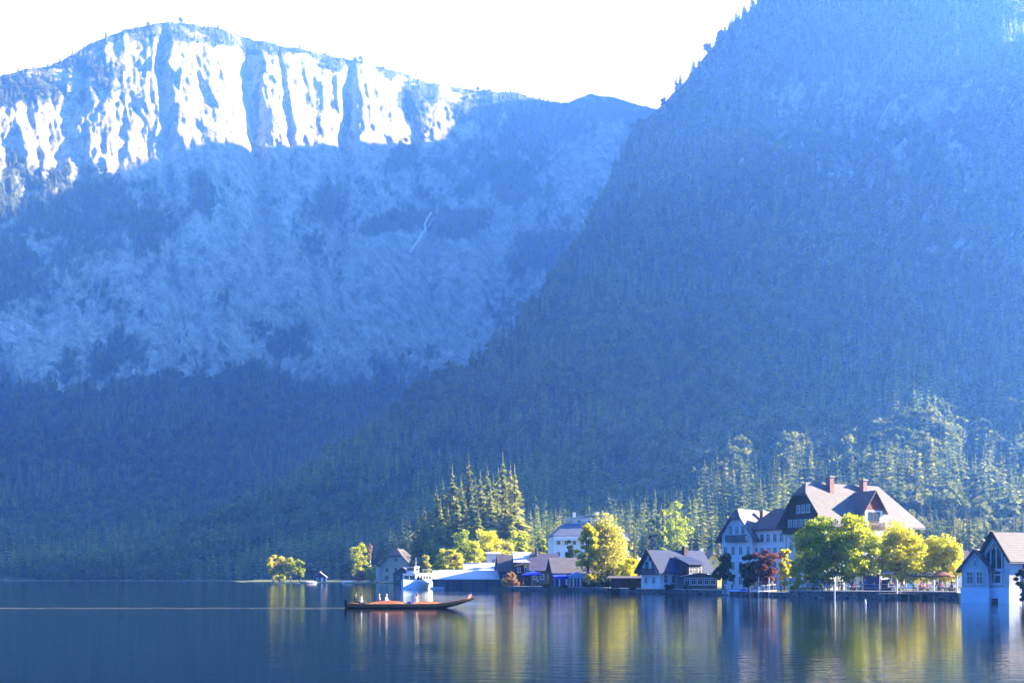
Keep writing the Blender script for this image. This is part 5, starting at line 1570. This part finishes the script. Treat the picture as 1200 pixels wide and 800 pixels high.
m_st, nt, b = _new("rubble_quay")
b.inputs['Roughness'].default_value = .9
t = nt.nodes.new("ShaderNodeTexCoord"); vo = nt.nodes.new("ShaderNodeTexVoronoi"); vo.inputs['Scale'].default_value = 2.2
vo2 = nt.nodes.new("ShaderNodeTexVoronoi"); vo2.feature = 'DISTANCE_TO_EDGE'; vo2.inputs['Scale'].default_value = 2.2
nt.links.new(t.outputs['Object'], vo.inputs['Vector']); nt.links.new(t.outputs['Object'], vo2.inputs['Vector'])
rr = nt.nodes.new("ShaderNodeValToRGB"); rr.color_ramp.elements[0].color = (.08, .075, .065, 1); rr.color_ramp.elements[1].color = (.24, .22, .19, 1)
sx = nt.nodes.new("ShaderNodeSeparateColor"); nt.links.new(vo.outputs['Color'], sx.inputs[0]); nt.links.new(sx.outputs[0], rr.inputs[0]); nt.links.new(rr.outputs[0], b.inputs['Base Color'])
bp = nt.nodes.new("ShaderNodeBump"); bp.inputs['Distance'].default_value = .08; nt.links.new(vo2.outputs['Distance'], bp.inputs['Height']); nt.links.new(bp.outputs[0], b.inputs['Normal'])
wallrun([(925, 147.0), (960, 142.2), (1030, 139), (1122, 133.5)], -1, 0.92, 2.4, "quay_wall", m_st, "rough stone quay wall below the yellow and green terrace trees", "quay wall")
wallrun([(855, 162), (880, 158.2), (925, 149.5)], -1, 0.6, 2.2, "quay_wall", m_st, "lower stone quay edge under the covered boats and red maple", "quay wall")
wallrun([(592, 226), (640, 216.4), (700, 202.4), (745, 181.4), (800, 174.4), (852, 163.2)], -1, 0.75, 2.0, "quay_wall", STONE, "long dark stone bank wall between the parasol and the stout mooring post", "quay wall")
# jetty
jt = empty("jetty", (X(1030, 137), 137, 0), R(-7)); tag(jt, "low wooden jetty on posts along the terrace quay", "jetty")
mb = MB(); mb.box(0, 8.6, -1.6, 0.6, .62, .74); mb.build("deck", WOOD2, jt)
for k in range(6):
    p = MB(); p.tube([(.3 + k * 1.6, -1.45, -1), (.3 + k * 1.6, -1.45, .60)], [.12, .12], 7); p.build("pile", PW, jt)
# terrace railing
rl = empty("railing", (X(940, 144), 144, 0.95)); tag(rl, "thin metal railing along the terrace above the stone quay wall", "railing")
rp = [(940, 145), (960, 143), (1030, 139.8), (1120, 134.4)]
mb = MB(); ps_ = MB()
for (a, b2_) in zip(rp[:-1], rp[1:]):
    p = Vector((X(*a) - rl.location.x, a[1] - 144, 0)); q = Vector((X(*b2_) - rl.location.x, b2_[1] - 144, 0))
    for zz in (.5, 1.0): mb.bar(p + Vector((0, 0, zz)), q + Vector((0, 0, zz)), .04)
    n = int((q - p).length / 1.6)
    for k in range(n): c = p + (q - p) * k / n; ps_.tube([(c.x, c.y, 0), (c.x, c.y, 1.03)], [.03, .03], 5)
mb.build("rail", METAL, rl); ps_.build("baluster", METAL, rl)
# dark deck with hedge in front of the barn
dk = empty("pontoon", (X(712, 190), 190, 0), R(-14)); tag(dk, "dark covered wooden landing stage below the golden bush", "landing stage")
mb = MB(); mb.box(0, 6.4, 0, 3.5, .3, .55); mb.build("deck", WOOD, dk)
mb = MB(); mb.solid([[(-.3, -.4, 2.75), (6.7, -.4, 2.75), (6.7, 3.8, 3.15), (-.3, 3.8, 3.15)]], .14); mb.build("roof", R_DARK, dk)
for xx in (.1, 2.1, 4.2, 6.2):
    p = MB(); p.tube([(xx, .1, -1), (xx, .1, 2.6)], [.09, .08], 7); p.build("post", WOOD, dk)
mb = MB(); mb.box(.2, 6.2, 3.3, 3.42, .56, 2.8); mb.build("back_wall", WOOD, dk)
mb = MB(); mb.bar((.1, .1, 1.4), (6.2, .1, 1.4), .06); mb.bar((.1, .1, 1.0), (6.2, .1, 1.0), .06); mb.build("handrail", WOOD, dk)

# ================================================================== parasols, marquee, kiosk
def parasol(px, d, ztop, rad, m, label, sides=8, group=None, zb=0.85, drop=.7):
    r = empty("parasol", (X(px, d), d, zb), .3); tag(r, label, "parasol", group)
    mb = MB(); h = ztop - zb
    for k in range(sides):
        a0 = 2 * math.pi * k / sides; a1 = 2 * math.pi * (k + 1) / sides; am = (a0 + a1) / 2
        p0 = (rad * math.cos(a0), rad * math.sin(a0), h - drop); p1 = (rad * math.cos(a1), rad * math.sin(a1), h - drop); pm_ = (rad * .93 * math.cos(am), rad * .93 * math.sin(am), h - drop + .06)
        mb.poly([(0, 0, h), p0, pm_]); mb.poly([(0, 0, h), pm_, p1])
        mb.poly([p0, (p0[0], p0[1], p0[2] - .22), (pm_[0], pm_[1], pm_[2] - .22), pm_]); mb.poly([pm_, (pm_[0], pm_[1], pm_[2] - .22), (p1[0], p1[1], p1[2] - .22), p1])
    mb.build("canopy", m, r)
    p = MB(); p.tube([(0, 0, 0), (0, 0, h + .12)], [.045, .03], 7); p.build("pole", METAL, r)
    b_ = MB(); b_.tube([(0, 0, 0), (0, 0, .12)], [.38, .34], 10); b_.build("foot", CONC, r)
    return r


parasol(624, 222, Z(668.5, 222), 2.6, BLUEC, "large royal blue parasol on the lakeside terrace by the dark boathouses", zb=.85, drop=.85)
parasol(980, 150, 4.0, 1.5, CLO['beige'], "small beige parasol between the two big green trees")
parasol(1072, 150, 3.9, 2.0, DARKC, "wide dark olive parasol below the big bright yellow tree")
parasol(1088, 149, 3.8, 1.9, DARKC, "dark olive parasol below the gap between the two yellow trees")
parasol(1104, 148, 3.9, 1.7, mat("rust_canvas", (.26, .10, .05), .85, .15, 3), "rust coloured parasol under the lower yellow tree")
parasol(953, 151, 3.5, 1.3, DARKC, "small dark parasol under the left side of the big deep green tree")
mq = empty("marquee", (X(650, 214), 214, .85), R(3)); mq.location.y = 210.5; mq.location.x = X(650, 210.5); tag(mq, "blue and white striped marquee pavilion on the bank beside the blue parasol", "marquee")
mb = MB(); mb.solid([[(2.8, -.3, 2.3), (4.7, -.3, 3.1), (4.7, 3.3, 3.1), (2.8, 3.3, 2.3)], [(4.7, -.3, 3.1), (6.8, -.3, 2.3), (6.8, 3.3, 2.3), (4.7, 3.3, 3.1)]], .06); mb.poly([(2.8, -.32, 2.28), (6.8, -.32, 2.28), (4.75, -.32, 3.12)]); mb.box(2.8, 6.8, -.36, -.322, 1.85, 2.27); mb.build("canopy", LBLUEC, mq)
mb = MB(); mb.solid([[(-.2, -.3, 2.1), (2.75, -.3, 2.25), (2.75, 3.3, 2.7), (-.2, 3.3, 2.6)]], .06); mb.box(-.2, 2.78, -.36, -.32, 1.7, 2.12); mb.build("blue_awning", BLUEC, mq)
for k in range(9):
    s_ = MB(); x0_ = .1 + k * .73; s_.box(x0_, x0_ + .36, -.02, .02, .1, 2.02 if x0_ < 2.7 else 2.2); s_.build("side_curtain", WHITEC if k % 2 else (BLUEC if k < 4 else LBLUEC), mq)
for xx in (0, 2.78, 6.6):
    p = MB(); p.tube([(xx, -.1, 0), (xx, -.1, 2.1)], [.05, .05], 6); p.build("pole", TRIM, mq)
mb = MB(); mb.bar((-.2, -.25, .95), (6.8, -.25, .95), .06); mb.bar((-.2, -.25, .1), (6.8, -.25, .1), .12); mb.build("base_rail", WOODR, mq)
ki = empty("kiosk", (X(1015, 148), 148, .9), R(-4)); tag(ki, "dark blue terrace kiosk with white frame and pale awning under the yellow tree", "kiosk")
mb = MB(); mb.box(0, 1.95, 0, 1.6, -.2, 2.45); mb.build("blue_panel", mat("dark_blue_panel", (.03, .05, .14), .6, .1, 2), ki)
fm_ = MB()
for xx in (2.0, 3.6): fm_.box(xx, xx + .1, -.05, .05, 0, 2.6)
fm_.box(2.1, 3.6, -.05, .05, 2.5, 2.6); fm_.box(2.1, 3.6, -.05, .05, 1.75, 1.85); fm_.box(0, 1.99, -.06, -.003, 2.46, 2.6); fm_.build("white_frame", TRIM, ki)
mb = MB(); mb.box(2.12, 3.58, .1, .2, .05, 1.7); mb.build("menu_board", mat("menu_board_black", (.02, .02, .02), .5, .1, 2), ki)
mb = MB(); mb.solid([[(-.3, -.5, 2.66), (4.0, -.5, 2.66), (4.0, 1.8, 3.0), (-.3, 1.8, 3.0)]], .08); mb.build("awning", mat("grey_awning", (.3, .34, .36), .8, .1, 2), ki)

# tables and guests on the terrace
def table(px, d, label_g):
    r = empty("table", (X(px, d), d, .9)); tag(r, "small cafe table with pale top among the terrace guests", "table", label_g)
    a = MB(); a.tube([(0, 0, .70), (0, 0, .75)], [.5, .5], 12); a.build("tabletop", TRIM, r)
    a = MB(); a.tube([(0, 0, 0), (0, 0, .03), (0, 0, .07), (0, 0, .70)], [.26, .26, .04, .04], 8); a.build("leg", METAL, r)


def bench_(px, d, rz, g):
    pass


rp_ = random.Random(4)
cols = ['white', 'black', 'red', 'blue', 'pink', 'beige', 'green', 'grey']
front = lambda px: np.interp(px, [925, 960, 1030, 1122], [147.0, 142.2, 139, 133.5])
for k, px in enumerate(range(948, 1122, 11)):
    if 1012 < px < 1046: continue
    table(px + rp_.uniform(-2, 2), front(px) + 3.2 + rp_.uniform(0, 2.5), "cafe tables on the lakeside terrace")
n = 0
placed = []
for i in range(400):
    if n >= 58: break
    px = rp_.uniform(945, 1120); d = front(px) + rp_.uniform(1.6, 8.5); x = X(px, d)
    if 1013 < px < 1046 and d > 146.5: continue
    if any((x - a) ** 2 + (d - b_) ** 2 < .6 for a, b_ in placed): continue
    placed.append((x, d)); n += 1
    sit = rp_.random() < .55
    sh = cols[rp_.choice([0, 0, 0, 1, 2, 3, 4, 5, 6, 7])]
    if 945 < px < 990: sh = cols[rp_.choice([1, 7, 6, 3])]
    tr = rp_.choice(['navy', 'black', 'beige']); hr_ = rp_.choice(['dark', 'brown', 'fair'])
    if sit:
        fc = rp_.uniform(0, 6.28)
        person('sit', sh, tr, hr_, (x, d, .92), fc, "guest in a %s top sitting on a stool on the lakeside terrace" % sh, "seated terrace guests in %s tops" % sh, rp_.uniform(.93, 1.05))
        s_ = MB(); s_.tube([(0, 0, 0), (0, 0, .40)], [.03, .03], 6); s_.tube([(0, 0, .401), (0, 0, .44)], [.19, .19], 10); s_.tube([(0, 0, .0), (0, 0, .02)], [.2, .2], 10)
        o = s_.build("stool", WOOD); o.location = (x, d, .92); tag(o, "round wooden stool under a seated terrace guest", "stool", "stools on the lakeside terrace")
    else:
        person('stand', sh, tr, hr_, (x, d, .9), rp_.uniform(0, 6.28), "guest in a %s top standing on the lakeside terrace" % sh, "standing terrace guests in %s tops" % sh, rp_.uniform(.92, 1.04))
for px, d, sh in [(618, 221, 'black'), (630, 220, 'white'), (613, 223, 'red'), (635, 218.5, 'blue')]:
    person('stand', sh, 'navy', 'brown', (X(px, d), d, .86), rp_.uniform(0, 6), "person in a %s top standing under the large royal blue parasol" % sh)
for px, d, sh in [(858, 167, 'white'), (905, 153.5, 'beige'), (872, 163.5, 'black'), (915, 152, 'red')]:
    person('stand', sh, 'black', 'dark', (X(px, d), d, .7), rp_.uniform(0, 6), "person in a %s top walking on the quay before the white hotel" % sh)
# white van-like awning kiosks? (none) - white lake-side umbrella frames beside the covered boats
wf = empty("gangway", (X(893, 153.5), 153.5, 0), R(8)); tag(wf, "white framed gangway with slanting rails among the covered boats", "gangway")
mb = MB(); mb.bar((0, 0, .75), (2.6, 1.4, .9), .9, .08); mb.build("deck", TRIM, wf)
mb = MB()
for yy in (-.45, .45):
    mb.bar((0, yy, 1.65), (2.6, 1.4 + yy, 1.85), .07)
    for t in (0, .33, .66, 1): mb.bar((2.6 * t, yy + 1.4 * t, .8), (2.6 * t, yy + 1.4 * t, 1.7 + .15 * t), .06)
mb.build("handrail", TRIM, wf)

# waterfall streak on the far wall
C0 = Vector((0, 0, CAM_H)); wpts = []
for px, py in [(505, 250), (500, 258), (497, 264), (498, 270), (493, 277), (489, 284), (484, 290), (480, 297)]:
    h = _bv[2].ray_cast(C0, Vector(((px - 600) / FPX, 1, (HY - py) / FPX)).normalized())
    if h[0] is not None: wpts.append(h[0] + Vector((2, -7, 0)))
mb = MB(); mb.tube(wpts, [3.0, 3.2, 3.4, 3.0, 3.6, 3.0, 3.2, 2.4][:len(wpts)], 6); o = mb.build("waterfall", mat("white_water", (.78, .80, .82), .7, .1, .05), None, True)
tag(o, "thin white waterfall winding down the cliff", "waterfall")

# riprap at the foot of the quay walls: countless small boulders, one mass
rb = MB(); rr_ = random.Random(9)
runs = [[(592, 226), (640, 216.4), (700, 202.4), (745, 181.4), (800, 174.4), (852, 163.2)], [(855, 162), (880, 158.2), (925, 149.5)], [(925, 147.0), (960, 142.2), (1030, 139), (1122, 133.5)]]
ico = [(0, 0, 1), (.894, 0, .447), (.276, .851, .447), (-.724, .526, .447), (-.724, -.526, .447), (.276, -.851, .447), (.724, .526, -.447), (-.276, .851, -.447), (-.894, 0, -.447), (-.276, -.851, -.447), (.724, -.526, -.447), (0, 0, -1)]
icf = [(0, 1, 2), (0, 2, 3), (0, 3, 4), (0, 4, 5), (0, 5, 1), (1, 6, 2), (2, 7, 3), (3, 8, 4), (4, 9, 5), (5, 10, 1), (6, 7, 2), (7, 8, 3), (8, 9, 4), (9, 10, 5), (10, 6, 1), (6, 11, 7), (7, 11, 8), (8, 11, 9), (9, 11, 10), (10, 11, 6)]
for run in runs:
    for a, b_ in zip(run[:-1], run[1:]):
        A = Vector((X(*a), a[1], 0)); B = Vector((X(*b_), b_[1], 0)); L_ = (B - A).length
        for k in range(int(L_ / .38)):
            c = A.lerp(B, rr_.random()) + Vector((0, -rr_.uniform(.1, .9), rr_.uniform(-.15, .2))); s_ = rr_.uniform(.14, .42)
            i0 = len(rb.v)
            for v in ico: rb.v.append((c.x + v[0] * s_ * rr_.uniform(.8, 1.3), c.y + v[1] * s_ * rr_.uniform(.8, 1.2), c.z + v[2] * s_ * rr_.uniform(.6, .9)))
            for f in icf: rb.f.append(tuple(i0 + q for q in f)); rb.m.append(0)
o = rb.build("rubble", mat("wet_boulders", (.12, .115, .10), .8, .5, 1.2)); tag(o, "small dark boulders heaped at the foot of the quay walls", "rubble", kind="stuff")

# ------------------------------------------------------------------ haze
mh = bpy.data.materials.new("haze_air"); mh.use_nodes = True
nt = mh.node_tree; nt.nodes.clear()
oh = nt.nodes.new("ShaderNodeOutputMaterial"); pv = nt.nodes.new("ShaderNodeVolumePrincipled")
pv.inputs['Color'].default_value = HAZE_COLOR + (1,)
pv.inputs['Absorption Color'].default_value = (1, 1, 1, 1)
pv.inputs['Density'].default_value = HAZE_DENSITY
pv.inputs['Anisotropy'].default_value = 0.52
nt.links.new(pv.outputs[0], oh.inputs['Volume'])
mb = MB(); mb.box(-2600, 1240, -320, 4400, -4, 2150)
hz = mb.build("haze", mh); tag(hz, "blue morning haze filling the valley", "haze", kind="stuff")
